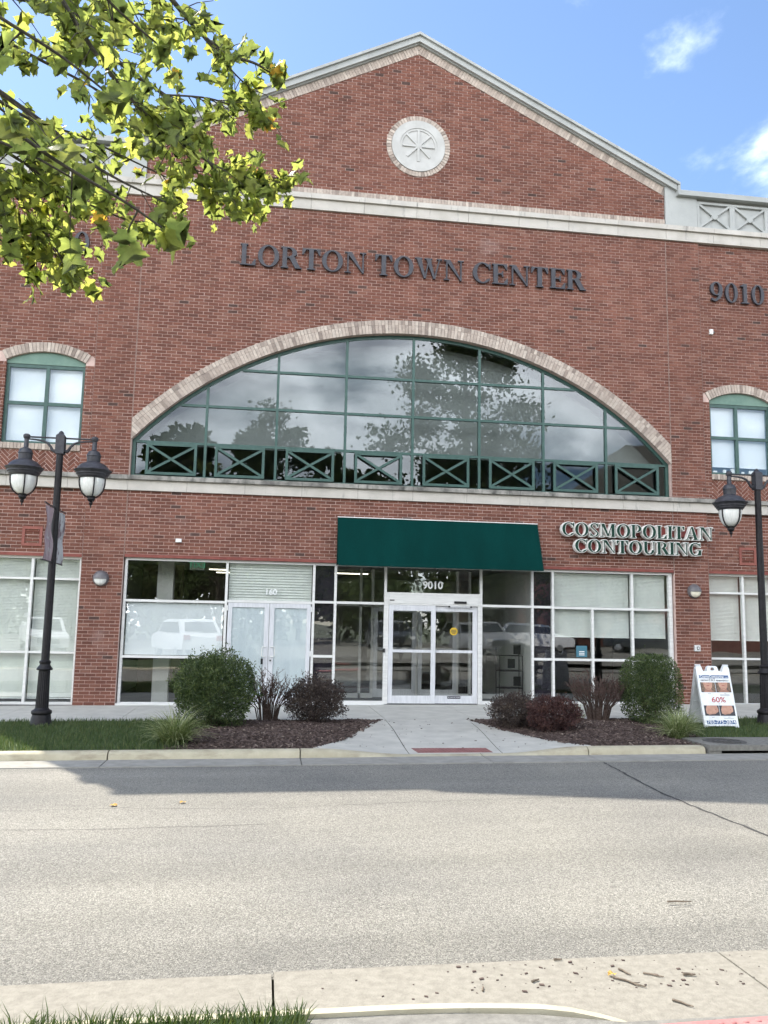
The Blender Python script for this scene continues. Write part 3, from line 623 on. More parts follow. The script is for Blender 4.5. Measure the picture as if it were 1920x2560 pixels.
cornice(C2B, C2M, C2T, -0.05, -0.105)
# ---- gable rakes and wing parapets
for s in (-1, 1):
    e = 6.167
    def rk(a, b, y, d, x1=e, x0=0.0):
        q = [(s*x0, RP - a - RK*x0), (s*x0, RP - b - RK*x0), (s*x1, RP - b - RK*x1), (s*x1, RP - a - RK*x1)]
        mb = MB(); mb.prism(q if s > 0 else q[::-1], y, d, back=True); return mb
    rk(0, 0.066, -0.17, 0.35).build('rake_cap', M['parapet'], bld)
    rk(0.0665, 0.205, -0.12, 0.34, e - 0.06).build('rake_fascia', M['parapet'], bld)
    rk(0.2055, 0.232, -0.06, 0.33, X0 + .02).build('rake_moulding', M['parapet'], bld)
    a, b = sorted((s*(X0 + .004), s*(e - .06)))
    q = [(a, C2T + .003), (b, C2T + .003), (b, RP - .2055 - RK*abs(b)), (a, RP - .2055 - RK*abs(a))]
    mb = MB(); mb.prism(q, -0.045, 0.3, back=True); mb.build('parapet_pier', M['parapet'], bld)
    a, b = sorted((s*(e - .058), s*e)); mb = MB(); mb.box(a, b, -0.165, 0.3, 11.66, RP - .07 - RK*e); mb.build('rake_end', M['parapet'], bld)
    a, b = sorted((s*(e + .001), s*XE[s])); mb = MB(); mb.box(a, b + (0 if s < 0 else .05), -0.15, 0.35, 11.67, 11.79); mb.build('parapet_coping', M['parapet'], bld)
    a, b = sorted((s*(e - .059), s*6.62)); mb = MB(); mb.box(a, b, -0.04, 0.3, C2T + .003, 11.668); mb.build('parapet_panel', M['parapet'], bld)
    a, b = sorted((s*6.63, s*XE[s])); mb = MB(); mb.box(a, b, 0.03, 0.3, C2T + .004, 11.667); mb.build('parapet_back', M['parapet'], bld)
    x = 6.63
    for k in range(3 if s < 0 else 6):
        xa, xb = x, x + 0.88; za, zb = C2T + .006, 11.60; mb = MB(); y0 = -0.03
        X = lambda v: s*v
        def bar(p, qn, w, yy):
            p, qn = Vector((X(p[0]), 0, p[1])), Vector((X(qn[0]), 0, qn[1])); d = (qn - p); l = d.length; d.normalize(); nz = Vector((-d.z, 0, d.x))
            mb.obox((p + qn)/2 + Vector((0, yy, 0)), d*l/2, Vector((0, 0.03, 0)), nz*w/2)
        for (p, qn) in (((xa, za + .025), (xb, za + .025)), ((xa, zb - .025), (xb, zb - .025))): bar(p, qn, 0.05, 0.0)
        bar((xa + .03, za + .051), (xa + .03, zb - .051), 0.06, 0.002); bar((xb - .03, za + .051), (xb - .03, zb - .051), 0.06, 0.002)
        bar((xa + .06, za + .05), (xb - .06, zb - .05), 0.05, 0.006); bar((xa + .06, zb - .05), (xb - .06, za + .05), 0.05, 0.009)
        cxp = X((xa + xb)/2); mb.prism([(cxp + .075*math.cos(t), (za + zb)/2 + .075*math.sin(t)) for t in np.linspace(0, 2*math.pi, 20, endpoint=False)], -0.032, 0.03)
        mb.build('parapet_cross', M['parapet'], bld); x = xb + .002
# ---- medallion
def circ(cx, cz, r, n=48): return [(cx + r*math.cos(t), cz + r*math.sin(t)) for t in np.linspace(0, 2*math.pi, n, endpoint=False)]
cx, cz = 0.02, 12.31
mb = MB(); mb.plate(circ(cx, cz, 0.606), [circ(cx, cz, 0.425)[::-1]], -0.035, 0.03); med = mb.build('medallion', M['medallion'], bld)
mb = MB(); mb.plate(circ(cx, cz, 0.424), [circ(cx, cz, 0.375)[::-1]], -0.022, 0.03); mb.build('medallion_ring', M['medallion'], med)
mb = MB(); mb.prism(circ(cx, cz, 0.374), -0.006, 0.03); mb.build('medallion_disc', M['medallion'], med)
for k in range(8):
    t = k*math.pi/4; d = Vector((math.cos(t), 0, math.sin(t))); nn = Vector((-d.z, 0, d.x))
    mb = MB(); mb.obox(Vector((cx, -0.016 - 0.0006*k, cz)) + d*0.20, d*0.17, Vector((0, .016, 0)), nn*(0.026 if k % 2 == 0 else 0.021)); mb.build('spoke', M['medallion'], med)
mb = MB(); mb.prism(circ(cx, cz, 0.05, 16), -0.04, 0.02); mb.build('hub', M['medallion'], med)

# ---- big arched window
def tilt(mb, a):                                # every pane sits a hair out of true
    cx_ = sum(v[0] for v in mb.v)/len(mb.v); cz_ = sum(v[2] for v in mb.v)/len(mb.v); p, q = rng.gauss(0, a), rng.gauss(0, a)
    mb.v = [(x, y + max(-.004, min(.004, p*(x - cx_) + q*(z - cz_))), z) for x, y, z in mb.v]
VM = [-4.345, -2.897, -1.449, 0.0, 1.483, 2.915, 4.352]
VM = [-4.35, -2.90, -1.45, 0.005, 1.475, 2.92, 4.36]
ZT = [5.305, 6.117, 6.936]; FB = C1T + 0.05
aw = MB()
ins = RA - 0.005; inn = RA - 0.075
n = 72; tt = math.asin(5.80/ins)
for i in range(n):
    ta, tb = -tt + 2*tt*i/n, -tt + 2*tt*(i + 1)/n
    q = [(ins*math.sin(ta), ZC + ins*math.cos(ta)), (inn*math.sin(ta), ZC + inn*math.cos(ta)), (inn*math.sin(tb), ZC + inn*math.cos(tb)), (ins*math.sin(tb), ZC + ins*math.cos(tb))]
    aw.prism(q, 0.11, 0.20)
aw.box(-5.815, 5.815, 0.10, 0.20, C1T + .002, FB); aw.box(-5.815, -5.745, 0.105, 0.2, FB, 5.36); aw.box(5.745, 5.815, 0.105, 0.2, FB, 5.36)
aw = aw.build('arch_window', M['green'], bld)
def bar(name, x0, x1, z0, z1, par, y0=0.10, y1=0.18, m_='green'):
    mb = MB(); mb.box(x0, x1, y0, y1, z0, z1); return mb.build(name, M[m_], par)
for x in VM: bar('mullion', x - 0.027, x + 0.027, FB, arch_z(x, inn) + 0.01, aw, 0.098)
for z in ZT:
    xe = math.sqrt(inn**2 - (z - ZC)**2)
    bar('transom', -min(xe, 5.75), min(xe, 5.75), z - 0.026, z + 0.026, aw, 0.101, 0.176)
xs = [-5.75] + VM + [5.75]; zs = [FB] + ZT + [8.1]
for i in range(8):
    for k in range(4):
        q = [(xs[i] + .02, zs[k] + .02), (xs[i + 1] - .02, zs[k] + .02), (xs[i + 1] - .02, zs[k + 1] - .02), (xs[i] + .02, zs[k + 1] - .02)]
        for t in np.linspace(-0.85, 0.85, 41):
            if q: q = clip(q, (math.sin(t), math.cos(t)), inn + 0.01 + math.cos(t)*ZC)
        if len(q) > 2 and area(q) > .01:
            mb = MB(); mb.prism(q, 0.13, 0.136, back=True); tilt(mb, .0022); mb.build('pane', M['glass_up'] if k else M['glass_low'], aw)
for i in range(8):
    c = (xs[i] + xs[i + 1])/2 + (-0.01 if i else 0.03); hw = 0.51; za, zb = FB + 0.002, ZT[0] - 0.03
    mb = MB(); t_ = 0.055
    mb.box(c - hw, c + hw, 0.035, 0.075, za, za + t_); mb.box(c - hw, c + hw, 0.035, 0.075, zb - t_, zb)
    mb.box(c - hw, c - hw + t_, 0.036, 0.074, za + t_, zb - t_); mb.box(c + hw - t_, c + hw, 0.036, 0.074, za + t_, zb - t_)
    for sg in (-1, 1):
        p = Vector((c - sg*(hw - t_), 0.052 + .003*sg, za + t_)); q2 = Vector((c + sg*(hw - t_), 0.052 + .003*sg, zb - t_)); d = q2 - p; l = d.length; d.normalize()
        mb.obox((p + q2)/2, d*l/2, Vector((0, .014, 0)), Vector((-d.z, 0, d.x))*0.025)
    mb.build('cross_panel', M['green'], aw)
mb = MB(); mb.prism([(-5.7, 5.34), (5.7, 5.34)] + [(x, arch_z(x, inn) - .02) for x in np.linspace(5.65, -5.65, 40)], 0.55, 0.57, back=True); mb.build('roller_screen', M['screen'], aw)
mb = MB(); mb.box(-5.9, 5.9, 0.36, 3.9, 4.41, 4.45); mb.build('upper_floor', M['int_dark'], aw)

# ---- upper wing windows
for s in (-1, 1):
    w = WIN[s]; cx, cz, r = WARC[s]; fb = w[2] + 0.12
    top = [(x, cz + math.sqrt(max(0, r*r - (x - cx)**2)) - .004) for x in np.linspace(w[1] - .004, w[0] + .004, 20)]
    wd = MB(); a, b = w[0] + .004, w[1] - .004; ft = 6.80
    wd.box(a, b, 0.12, 0.22, fb, fb + .055); wd.box(a, b, 0.12, 0.22, ft - .07, ft); wd.box(a, a + .06, 0.121, 0.22, fb + .055, ft - .07); wd.box(b - .06, b, 0.121, 0.22, fb + .055, ft - .07)
    win = wd.build('upper_window', M['green'], bld)
    mb = MB(); mb.prism([(a, ft + .001), (b, ft + .001)] + top, 0.105, 0.22); mb.build('arch_panel', M['green_panel'], win)
    xm = -7.575 if s < 0 else 7.50; zm = 5.99 if s < 0 else 6.02
    bar('mullion', xm - .035, xm + .035, fb + .055, ft - .07, win, 0.123, 0.2); bar('transom', a + .06, b - .06, zm - .033, zm + .033, win, 0.125, 0.19)
    for (x0, x1) in ((a + .05, xm - .03), (xm + .03, b - .05)):
        for (z0, z1) in ((fb + .05, zm - .03), (zm + .03, ft - .06)):
            mb = MB(); mb.box(x0, x1, 0.150, 0.156, z0, z1); mb.build('pane', M['glass'], win)
    mb = MB(); mb.box(a + .02, b - .02, 0.24, 0.25, fb + (0.02 if s < 0 else 0.20), ft - .05); mb.build('window_shade', M['shade'], win)
    if s > 0:
        mb = MB()
        for k in range(5): mb.box(a + .12 + k*.22 + .03*(k % 2), a + .22 + k*.22, 0.20, 0.235, fb + .056, fb + .11 + .03*((k*7) % 3))
        mb.build('paper_stack', M['white'], win, kind='stuff')
# ================================================================== STOREFRONT
FY0, FY1, GY = 0.08, 0.17, 0.125
def pane(x0, x1, z0, z1, par, m_='glass', y=GY):
    mb = MB(); mb.box(x0 - .012, x1 + .012, y, y + .006, z0 - .012, z1 + .012); tilt(mb, .0016); return mb.build('pane', M[m_], par)
def blinds(x0, x1, z0, z1, par, pitch=0.033, y=0.22, tilt=0.98, lab='blind'):
    mb = MB(); z = z1 - 0.045; dy, dz = 0.0125*math.cos(tilt), 0.0125*math.sin(tilt)
    k = pitch/0.025
    mb.box(x0, x1, y - .02, y + .02, z1 - .04, z1)
    while z > z0 + .02:
        mb.obox(((x0 + x1)/2, y, z), ((x1 - x0)/2, 0, 0), (0, dy*k, dz*k), (0, -.0007*math.sin(tilt), .0007)); z -= pitch*0.9
    mb.box(x0, x1, y - .012, y + .012, z0, z0 + .018)
    for x in (x0 + .12, x1 - .12): mb.box(x - .0015, x + .0015, y - .018, y - .016, z0, z1)
    return mb.build(lab, M['blind'], par, kind='stuff')
sf = MB(); ZB = 0.09
sf.box(-5.81, 5.81, FY0 - .01, FY1, ZS - 0.052, ZS - 0.002); sf.box(-5.815, -5.765, FY0, FY1, -0.02, ZS - .053); sf.box(5.735, 5.815, FY0, FY1, 0.05, ZS - .053)
sf.box(-5.764, -3.818, FY0, FY1, 0.01, 0.062); sf.box(-1.992, -0.55, FY0, FY1, 0.045, 0.115); sf.box(1.55, 5.734, FY0, FY1, 0.06, 0.125)
sf.box(-5.836, 5.836, 0.0, 0.30, -0.2, 0.0445)
store = sf.build('storefront', M['alu'], bld)
def mull(x, z0, z1, w=0.05, par=None): return bar('mullion', x - w/2, x + w/2, z0, z1, par or store, FY0 - .002, FY1 - .002, 'alu')
def trans(x0, x1, z, par=None, h=0.05): return bar('transom', x0, x1, z - h/2, z + h/2, par or store, FY0 + .001, FY1 - .004, 'alu')
TOP = ZS - .053
for x, z0 in ((-3.793, 0.0), (-2.02, 0.0), (-1.571, 0.04), (-0.523, 0.05), (1.523, 0.06), (2.648, 0.06), (3.103, 0.06), (4.893, 0.06)): mull(x, z0, TOP)
for x0, x1, z in ((-5.765, -3.82, 2.057), (-5.765, -3.82, 0.95), (-1.994, -1.597, 2.105), (-1.994, -1.597, 1.003), (-1.545, -0.55, 2.105), (1.55, 2.622, 2.105), (2.674, 3.077, 2.105), (2.674, 3.077, 1.004),
                  (3.129, 4.867, 2.10), (3.129, 4.867, 1.004), (4.92, 5.735, 2.10), (4.92, 5.735, 1.004), (-3.767, -2.046, 2.085)): trans(x0, x1, z)
mull(3.987, 0.125, 0.978); mull(3.987, 1.03, 2.074)
for x0, x1, z0, z1 in ((-5.765, -3.818, 2.083, TOP), (-5.765, -3.818, 0.976, 2.031), (-5.765, -3.818, 0.062, 0.924), (-3.767, -2.046, 2.111, TOP), (-1.994, -1.597, 2.131, TOP), (-1.994, -1.597, 1.029, 2.079), (-1.994, -1.597, 0.115, 0.977),
                       (-1.545, -0.55, 2.131, TOP), (-1.545, -0.55, 0.115, 2.079), (-0.497, 1.497, 2.345, TOP), (1.55, 2.622, 2.131, TOP), (1.55, 2.622, 0.125, 2.079), (2.674, 3.077, 2.131, TOP), (2.674, 3.077, 1.03, 2.079), (2.674, 3.077, .125, .978),
                       (3.129, 4.867, 2.126, TOP), (3.129, 3.961, 1.03, 2.074), (4.013, 4.867, 1.03, 2.074), (3.129, 3.961, .125, .978), (4.013, 4.867, .125, .978), (4.92, 5.735, 2.126, TOP), (4.92, 5.735, 1.03, 2.074), (4.92, 5.735, .125, .978)):
    pane(x0, x1, z0, z1, store)
for x0, x1 in ((-1.99, -1.60), (2.675, 3.075)):
    mb = MB(); mb.box(x0, x1, 0.16, 0.19, 0.10, TOP); mb.build('dark_panel', M['spandrel'], store)
mb = MB(); mb.box(-5.74, -3.84, 0.155, 0.165, 0.985, 2.02); mb.build('white_board', M['poster_back'], store)
blinds(-3.75, -2.06, 2.11, TOP, store, 0.062, 0.2, 1.0)
blinds(3.14, 4.86, 1.476, TOP - .01, store); blinds(4.93, 5.70, 1.479, TOP - .01, store)
for s, mx, zb, t1, t2 in ((-1, -7.594, 0.105, 2.45, 1.007), (1, 7.511, 1.461, 2.505, 1.07)):
    g = GW[s]; zt = g[3]; b0 = 0.0 if s < 0 else 0.06
    wd = MB(); y0, y1 = 0.13, 0.22
    wd.box(g[0], g[1], y0, y1, zt - .045, zt); wd.box(g[0], g[0] + .05, y0, y1, b0, zt - .046); wd.box(g[1] - .045, g[1], y0, y1, b0, zt - .046); wd.box(g[0] + .051, g[1] - .046, y0, y1, b0, b0 + .05)
    win = wd.build('wing_window', M['alu'], bld)
    bar('mullion', mx - .025, mx + .025, b0 + .05, zt - .046, win, y0 - .002, y1 - .003, 'alu')
    for t in (t1, t2): bar('transom', g[0] + .05, g[1] - .045, t - .021, t + .021, win, y0 + .002, y1 - .005, 'alu')
    for x0, x1 in ((g[0] + .05, mx - .025), (mx + .025, g[1] - .045)):
        for z0, z1 in ((b0 + .05, t2 - .021), (t2 + .021, t1 - .021), (t1 + .021, zt - .046)): pane(x0, x1, z0, z1, win, 'glass', 0.17)
        blinds(x0 + .01, x1 - .01, zb, zt - .05, win, 0.033, 0.27)
# ---- door pair of the left unit (white film behind the glass)
for x0, x1, hx, s in ((-3.745, -2.912, -3.02, 1), (-2.904, -2.066, -2.80, -1)):
    mb = MB(); y0, y1 = 0.085, 0.13
    mb.box(x0, x1, y0, y1, 1.965, 2.055); mb.box(x0, x1, y0, y1, 0.03, 0.21); mb.box(x0, x0 + (.085 if s > 0 else .095), y0, y1, .211, 1.964); mb.box(x1 - (.095 if s > 0 else .085), x1, y0, y1, .211, 1.964)
    d = mb.build('door', M['alu_door'], bld)
    pane(x0 + .09, x1 - .09, .215, 1.96, d, 'glass', 0.10)
    mb = MB(); mb.box(x0 + .08, x1 - .08, 0.112, 0.118, .205, 1.97); mb.build('film', M['film'], d)
    mb = MB(); mb.tube([(hx + s*.055, .09, .985), (hx + s*.055, .045, .985), (hx, .03, .985), (hx - s*.015, .03, 1.0), (hx - s*.015, .03, 1.165), (hx, .03, 1.18), (hx + s*.055, .045, 1.18), (hx + s*.055, .09, 1.18)], .0105, 8); mb.build('handle', M['alu'], d, smooth=True)
    if s > 0:
        mb = MB(); mb.tube([(hx - .01, .028, .985), (hx - .01, .022, .94)], .005, 6); mb.box(hx - .032, hx + .014, .008, .034, .83, .945); mb.build('lock_box', M['rubber'], d)
    else:
        mb = MB(); mb.prism(circ(hx - .06, .905, .018, 14), .07, .09); mb.build('lock', M['iron'], d)
    xh = x0 - .012 if s > 0 else x1 + .012
    for z in (0.3, 1.05, 1.95):
        mb = MB(); mb.box(xh - .014, xh + .014, .066, .088, z - .055, z + .055); mb.build('hinge', M['alu'], d)
# ---- automatic sliding door of the middle entrance
mb = MB(); mb.box(-.497, 1.497, FY0 + .003, FY1, 2.318, 2.344); mb.box(-.497, -.455, FY0 - .02, FY1, .06, 2.317); mb.box(1.455, 1.497, FY0 - .02, FY1, .06, 2.317)
mb.box(-.454, 1.454, FY0 - .045, FY1, 2.115, 2.30); mb.box(-.454, 1.454, FY0 - .05, FY1, 2.301, 2.317); mb.box(-.454, 1.454, FY0 - .035, FY1, 2.085, 2.114)
hd = mb.build('door_header', M['alu'], bld)
mb = MB(); mb.box(.93, 1.19, FY0 - .075, FY0 - .046, 2.135, 2.182); mb.build('door_sensor', M['rubber'], hd)
mb = MB(); mb.box(.80, 1.30, FY0 - .06, FY0 - .046, 2.06, 2.078); mb.build('sensor_rail', M['alu_door'], hd)
for xx in (.80, 1.27):
    mb = MB(); mb.box(xx, xx + .04, FY0 - .064, FY0 - .044, 2.052, 2.084); mb.build('sensor_end', M['rubber'], hd)
mb = MB(); mb.box(-.44, -.34, FY0 - .048, FY0 - .046, 2.165, 2.19); mb.build('maker_plate', M['iron'], hd)
mb = MB(); mb.box(-.56, -.52, FY0 - .03, FY0 - .003, 1.10, 1.18); mb.build('key_switch', M['rubber'], hd)
for x0, x1, y, g0, g1 in ((-.45, .54, FY0 - .03, -.36, .445), (.46, 1.45, FY0 + .015, .545, 1.345)):
    mb = MB(); y1 = y + .04
    mb.box(x0, x1, y, y1, 1.965, 2.082); mb.box(x0, x1, y, y1, .075, .232); mb.box(x0, g0, y, y1, .2325, 1.9645); mb.box(g1, x1, y, y1, .2325, 1.9645); mb.box(g0 + .001, g1 - .001, y + .002, y1, 1.108, 1.165)
    d = mb.build('sliding_door', M['alu_door'], bld)
    pane(g0, g1, .233, 1.107, d, 'glass', y + .02); pane(g0, g1, 1.166, 1.964, d, 'glass', y + .02)
mb = MB(); mb.prism(circ(.94, 1.555, .082, 28), FY0 + .029, FY0 + .032); st = mb.build('door_sticker', M['yellow'], d)
for dz, hw in ((.03, .055), (.008, .06), (-.014, .06), (-.04, .035)):
    mb = MB(); mb.box(.94 - hw, .94 + hw, FY0 + .026, FY0 + .0285, 1.555 + dz - .006, 1.555 + dz + .006); mb.build('sticker_print', M['ink'], st)
mb = MB(); mb.box(.81, 1.09, FY0 + .012, FY0 + .0145, .17, .225); st = mb.build('door_plate', M['ink'], d)
me = text_mesh('AUTOMATIC DOOR', .028, .002, M['vinyl']); place(me, 'plate_text', st, (.95, FY0 + .010, .197))
# address numbers stuck to the glass
no1 = thing('address_number', 'white 9010 stuck on the glass above the sliding door', 'sign', (.485, FY0 + .041, 2.505))
place(text_mesh('9010', .215, .003, M['vinyl'], bold=.006), 'numerals', no1)
no2 = thing('suite_number', 'white 160 on the glass above the frosted double door', 'sign', (-2.895, FY0 + .041, 2.283))
place(text_mesh('160', .165, .003, M['vinyl'], bold=.002), 'numerals', no2)

# ---- inside: vestibule with a second row of doors, ceiling lights, rack, exit sign
ve = MB()
for x in (-1.86, -.80, -.52, .53, 1.50, 1.80): ve.box(x - .03, x + .03, 2.2, 2.28, 0, 2.95)
ve.box(-1.86, 2.66, 2.2, 2.28, 2.08, 2.16); ve.box(-1.86, -.55, 2.2, 2.28, 0, .1); ve.box(1.53, 2.66, 2.2, 2.28, 0, .1)
ve = ve.build('inner_doorway', M['alu'], bld)
for x0, x1 in ((-.49, .50), (.56, 1.47)):
    mb = MB(); mb.box(x0, x1, 2.16, 2.19, 1.97, 2.07); mb.box(x0, x1, 2.16, 2.19, .02, .2); mb.box(x0, x0 + .09, 2.16, 2.19, .2, 1.97); mb.box(x1 - .09, x1, 2.16, 2.19, .2, 1.97); mb.box(x0 + .09, x1 - .09, 2.162, 2.19, 1.08, 1.15)
    mb.build('inner_door', M['alu_door'], ve)
for x0, x1, z0, z1 in ((-1.83, -.55, .1, 2.08), (-.49, 1.47, .02, 2.08), (1.53, 2.66, .1, 2.08), (-1.83, 2.66, 2.16, 2.95)): pane(x0, x1, z0, z1, ve, 'glass', 2.23)
mb = MB(); mb.box(-1.86, 2.66, .24, 2.15, -.018, .0); mb.build('entrance_mat', M['carpet'], bld)
mb = MB(); mb.box(-5.9, -4.95, 3.2, 3.3, 0, 2.985); mb.build('tan_partition', M['int_tan'], bld)
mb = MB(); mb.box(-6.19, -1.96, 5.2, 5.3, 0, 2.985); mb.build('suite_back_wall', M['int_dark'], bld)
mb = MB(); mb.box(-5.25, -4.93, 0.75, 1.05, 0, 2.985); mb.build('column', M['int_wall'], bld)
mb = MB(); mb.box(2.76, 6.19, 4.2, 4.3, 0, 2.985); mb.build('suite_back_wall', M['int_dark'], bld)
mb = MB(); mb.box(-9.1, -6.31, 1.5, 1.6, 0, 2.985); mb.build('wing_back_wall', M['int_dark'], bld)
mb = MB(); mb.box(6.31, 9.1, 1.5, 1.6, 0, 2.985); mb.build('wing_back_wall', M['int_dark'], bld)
def tube_light(x, y, lx, ly, label):
    t = thing('ceiling_light', label, 'ceiling light', (x, y, 2.985), 0, 'ceiling lights seen through the shopfront')
    mb = MB(); mb.box(-lx/2, lx/2, -ly/2, ly/2, -.06, -.001); mb.build('housing', M['int_wall'], t)
    mb = MB(); mb.box(-lx/2 + .03, lx/2 - .03, -ly/2 + .03, ly/2 - .03, -.075, -.061); mb.build('diffuser', M['tube'], t)
tube_light(-1.0, 3.6, 1.1, .16, 'long fluorescent light on the lobby ceiling left of the sliding doors')
tube_light(-4.15, 3.4, .5, .12, 'small ceiling light beside the green exit sign')
tube_light(-4.05, 4.6, .5, .12, 'small ceiling light farther back behind the exit sign')
ex = thing('exit_sign', 'green exit sign read from behind, hanging inside the upper left shop window', 'exit sign', (-4.43, .45, 2.985))
mb = MB(); mb.box(-.15, .15, -.035, .035, -.075, -.0); mb.build('canopy', M['white'], ex)
mb = MB(); mb.box(-.15, .15, -.006, .006, -.265, -.076); mb.build('plate', M['exit_box'], ex)
place(text_mesh('EXIT', .17, .004, M['exit_green'], mirror=False), 'letters', ex, (0, -.0095, -.165)).scale = (-1, 1, 1)
rk_ = thing('wire_rack', 'black wire leaflet rack by the white lobby wall right of the sliding doors', 'rack', (2.33, .75, 0.0))
mb = MB()
for x in (-.26, .26):
    for y in (-.13, .13): mb.tube([(x, y, 0), (x, y, 1.22 if y > 0 else 1.05)], .009, 5)
for z in (.35, .72, 1.05):
    for y in (-.13, .13): mb.tube([(-.26, y, z), (.26, y, z)], .007, 5)
mb.build('frame', M['black_metal'], rk_)
for z in (.36, .73):
    mb = MB(); mb.box(-.25, .25, -.12, .12, z, z + .012); mb.build('shelf', M['black_metal'], rk_)
for x, z in ((.05, .78), (.18, .40), (.18, 1.08)):
    mb = MB(); mb.box(x - .08, x + .08, .0, .02, z, z + .20); mb.build('leaflet_holder', M['rubber'], rk_)
cd = MB(); cd.box(3.62, 3.86, .105, .12, 1.06, 1.30)
cd = cd.build('window_card', M['teal']); tag(cd, 'small teal notice stuck low inside the right shop window', 'notice')
for k in range(3):
    mb = MB(); mb.box(3.68, 3.80, .103, .1045, 1.10 + k*.035, 1.115 + k*.035); mb.build('print_line', M['vinyl'], cd)

# ================================================================== SIGNS ON THE WALL
def offs(poly, d):
    if not d: return poly
    n = len(poly); A = sum(poly[i][0]*poly[(i + 1) % n][1] - poly[(i + 1) % n][0]*poly[i][1] for i in range(n)); p = poly if A > 0 else poly[::-1]; out = []
    for i in range(n):
        a, b, c = Vector(p[i - 1]), Vector(p[i]), Vector(p[(i + 1) % n]); e1 = (b - a).normalized(); e2 = (c - b).normalized()
        n1 = Vector((e1.y, -e1.x)); n2 = Vector((e2.y, -e2.x)); k = max(0.35, 1 + n1.dot(n2)); out.append(tuple(b + (n1 + n2)*(d/k)))
    return out
def P(*p): return ('p', list(p))
def rect(x0, x1, z0, z1): return P((x0, z0), (x1, z0), (x1, z1), (x0, z1))
def ring(cx, cz, rx, rz, tx, tz, a0=0, a1=360): return ('r', cx, cz, rx, rz, tx, tz, a0, a1)
sh = .055
def stem(x, w, z0=0., z1=1., e=.07, top=True, bot=True):
    r = [rect(x, x + w, z0, z1)]
    if bot: r.append(rect(x - e, x + w + e, z0, z0 + sh))
    if top: r.append(rect(x - e, x + w + e, z1 - sh, z1))
    return r
sw, th_ = .20, .065
GL = {
 'I': (.36, stem(.08, sw)),
 'L': (.74, stem(.08, sw) + [rect(.28, .70, 0, sh), P((.70, 0), (.70, .30), (.655, .30), (.50, .04))]),
 'O': (.98, [ring(.48, .5, .47, .52, .20, .06)]),
 'Q': (.98, []),
 'R': (.90, stem(.08, sw) + [ring(.36, .745, .36, .255, .20, .055, -90, 90), rect(.28, .38, .945, 1), rect(.28, .38, .49, .545), P((.36, .53), (.62, .53), (.90, .0), (.66, 0)), rect(.66, .95, 0, .05)]),
 'P': (.80, stem(.08, sw) + [ring(.38, .715, .36, .285, .20, .055, -90, 90), rect(.28, .40, .945, 1), rect(.28, .40, .43, .485)]),
 'T': (.86, [rect(.32, .53, 0, 1), rect(.24, .61, 0, sh), rect(.02, .83, .945, 1), P((.02, .70), (.065, .70), (.20, .96), (.02, 1)), P((.785, .70), (.83, .70), (.83, 1), (.65, .96))]),
 'N': (1.0, [rect(.13, .195, 0, 1), P((.08, 1), (.33, 1), (.885, 0), (.80, 0), (.80, .05)), rect(.82, .885, 0, 1), rect(.02, .30, 0, .05), rect(.02, .20, .95, 1), rect(.70, .99, .95, 1)]),
 'W': (1.34, [P((.06, 1), (.29, 1), (.52, 0), (.44, 0)), P((.66, 1), (.72, 1), (.52, 0), (.45, 0)), P((.52, 1), (.75, 1), (.98, 0), (.90, 0)), P((1.16, 1), (1.22, 1), (.98, 0), (.91, 0)), rect(0, .36, .95, 1), rect(.46, .84, .95, 1), rect(1.06, 1.32, .95, 1)]),
 'C': (.88, [ring(.48, .5, .46, .52, .20, .06, 42, 318), P((.80, .68), (.85, .68), (.85, 1.0), (.81, 1.0), (.74, .86)), P((.80, .15), (.84, .21), (.80, .25), (.72, .18))]),
 'G': (.98, [ring(.48, .5, .46, .52, .20, .06, 42, 330), P((.80, .70), (.85, .70), (.85, 1.0), (.81, 1.0), (.74, .86)), rect(.70, .89, .03, .44), rect(.60, .96, .40, .45)]),
 'E': (.78, stem(.08, sw) + [rect(.28, .72, .945, 1), rect(.28, .74, 0, sh), rect(.28, .54, .48, .535), P((.69, .72), (.73, .72), (.73, 1), (.54, .96)), P((.75, 0), (.75, .30), (.705, .30), (.54, .04)), P((.50, .36), (.545, .36), (.545, .66), (.50, .66), (.44, .51))]),
 'S': (.70, [ring(.35, .735, .29, .275, .12, .075, 25, 180), ring(.335, .27, .31, .285, .12, .075, -155, 0), P((.06, .735), (.19, .735), (.65, .27), (.53, .27)), P((.06, .74), (.20, .62), (.645, .28), (.50, .38)), P((.57, .70), (.61, .70), (.61, 1), (.57, 1), (.52, .84)), P((.06, 0), (.10, 0), (.14, .16), (.10, .32), (.06, .32))]),
 'M': (1.16, [rect(.13, .19, 0, 1), P((.10, 1), (.33, 1), (.63, .06), (.53, .06)), P((.84, 1), (.90, 1), (.61, .06), (.53, .06)), rect(.82, 1.03, 0, 1), rect(.02, .29, 0, .05), rect(.02, .20, .95, 1), rect(.74, 1.12, 0, .05), rect(.95, 1.12, .95, 1)]),
 'A': (.98, [P((.42, 1), (.56, 1), (.88, 0), (.64, 0)), P((.42, .96), (.47, .96), (.17, 0), (.10, 0)), rect(.24, .72, .30, .355), rect(0, .28, 0, .05), rect(.56, .98, 0, .05)]),
 'U': (.96, [rect(.10, .30, .30, 1), ring(.46, .33, .36, .35, .20, .075, 180, 360), rect(.755, .82, .30, 1), rect(.02, .38, .95, 1), rect(.65, .93, .95, 1)]),
 '9': (.68, [ring(.33, .66, .30, .35, .155, .055), ring(.16, .58, .47, .59, .155, .09, -78, 12), P((.26, .0), (.28, .08), (.10, .19), (.06, .08))]),
 '0': (.70, [ring(.34, .5, .31, .51, .155, .055)]),
 '1': (.50, [rect(.17, .345, 0, 1), rect(.06, .46, 0, .055), P((.05, .86), (.17, .86), (.17, .93), (.05, .93)), P((.05, .9), (.17, .9), (.345, 1), (.20, 1))]),
}
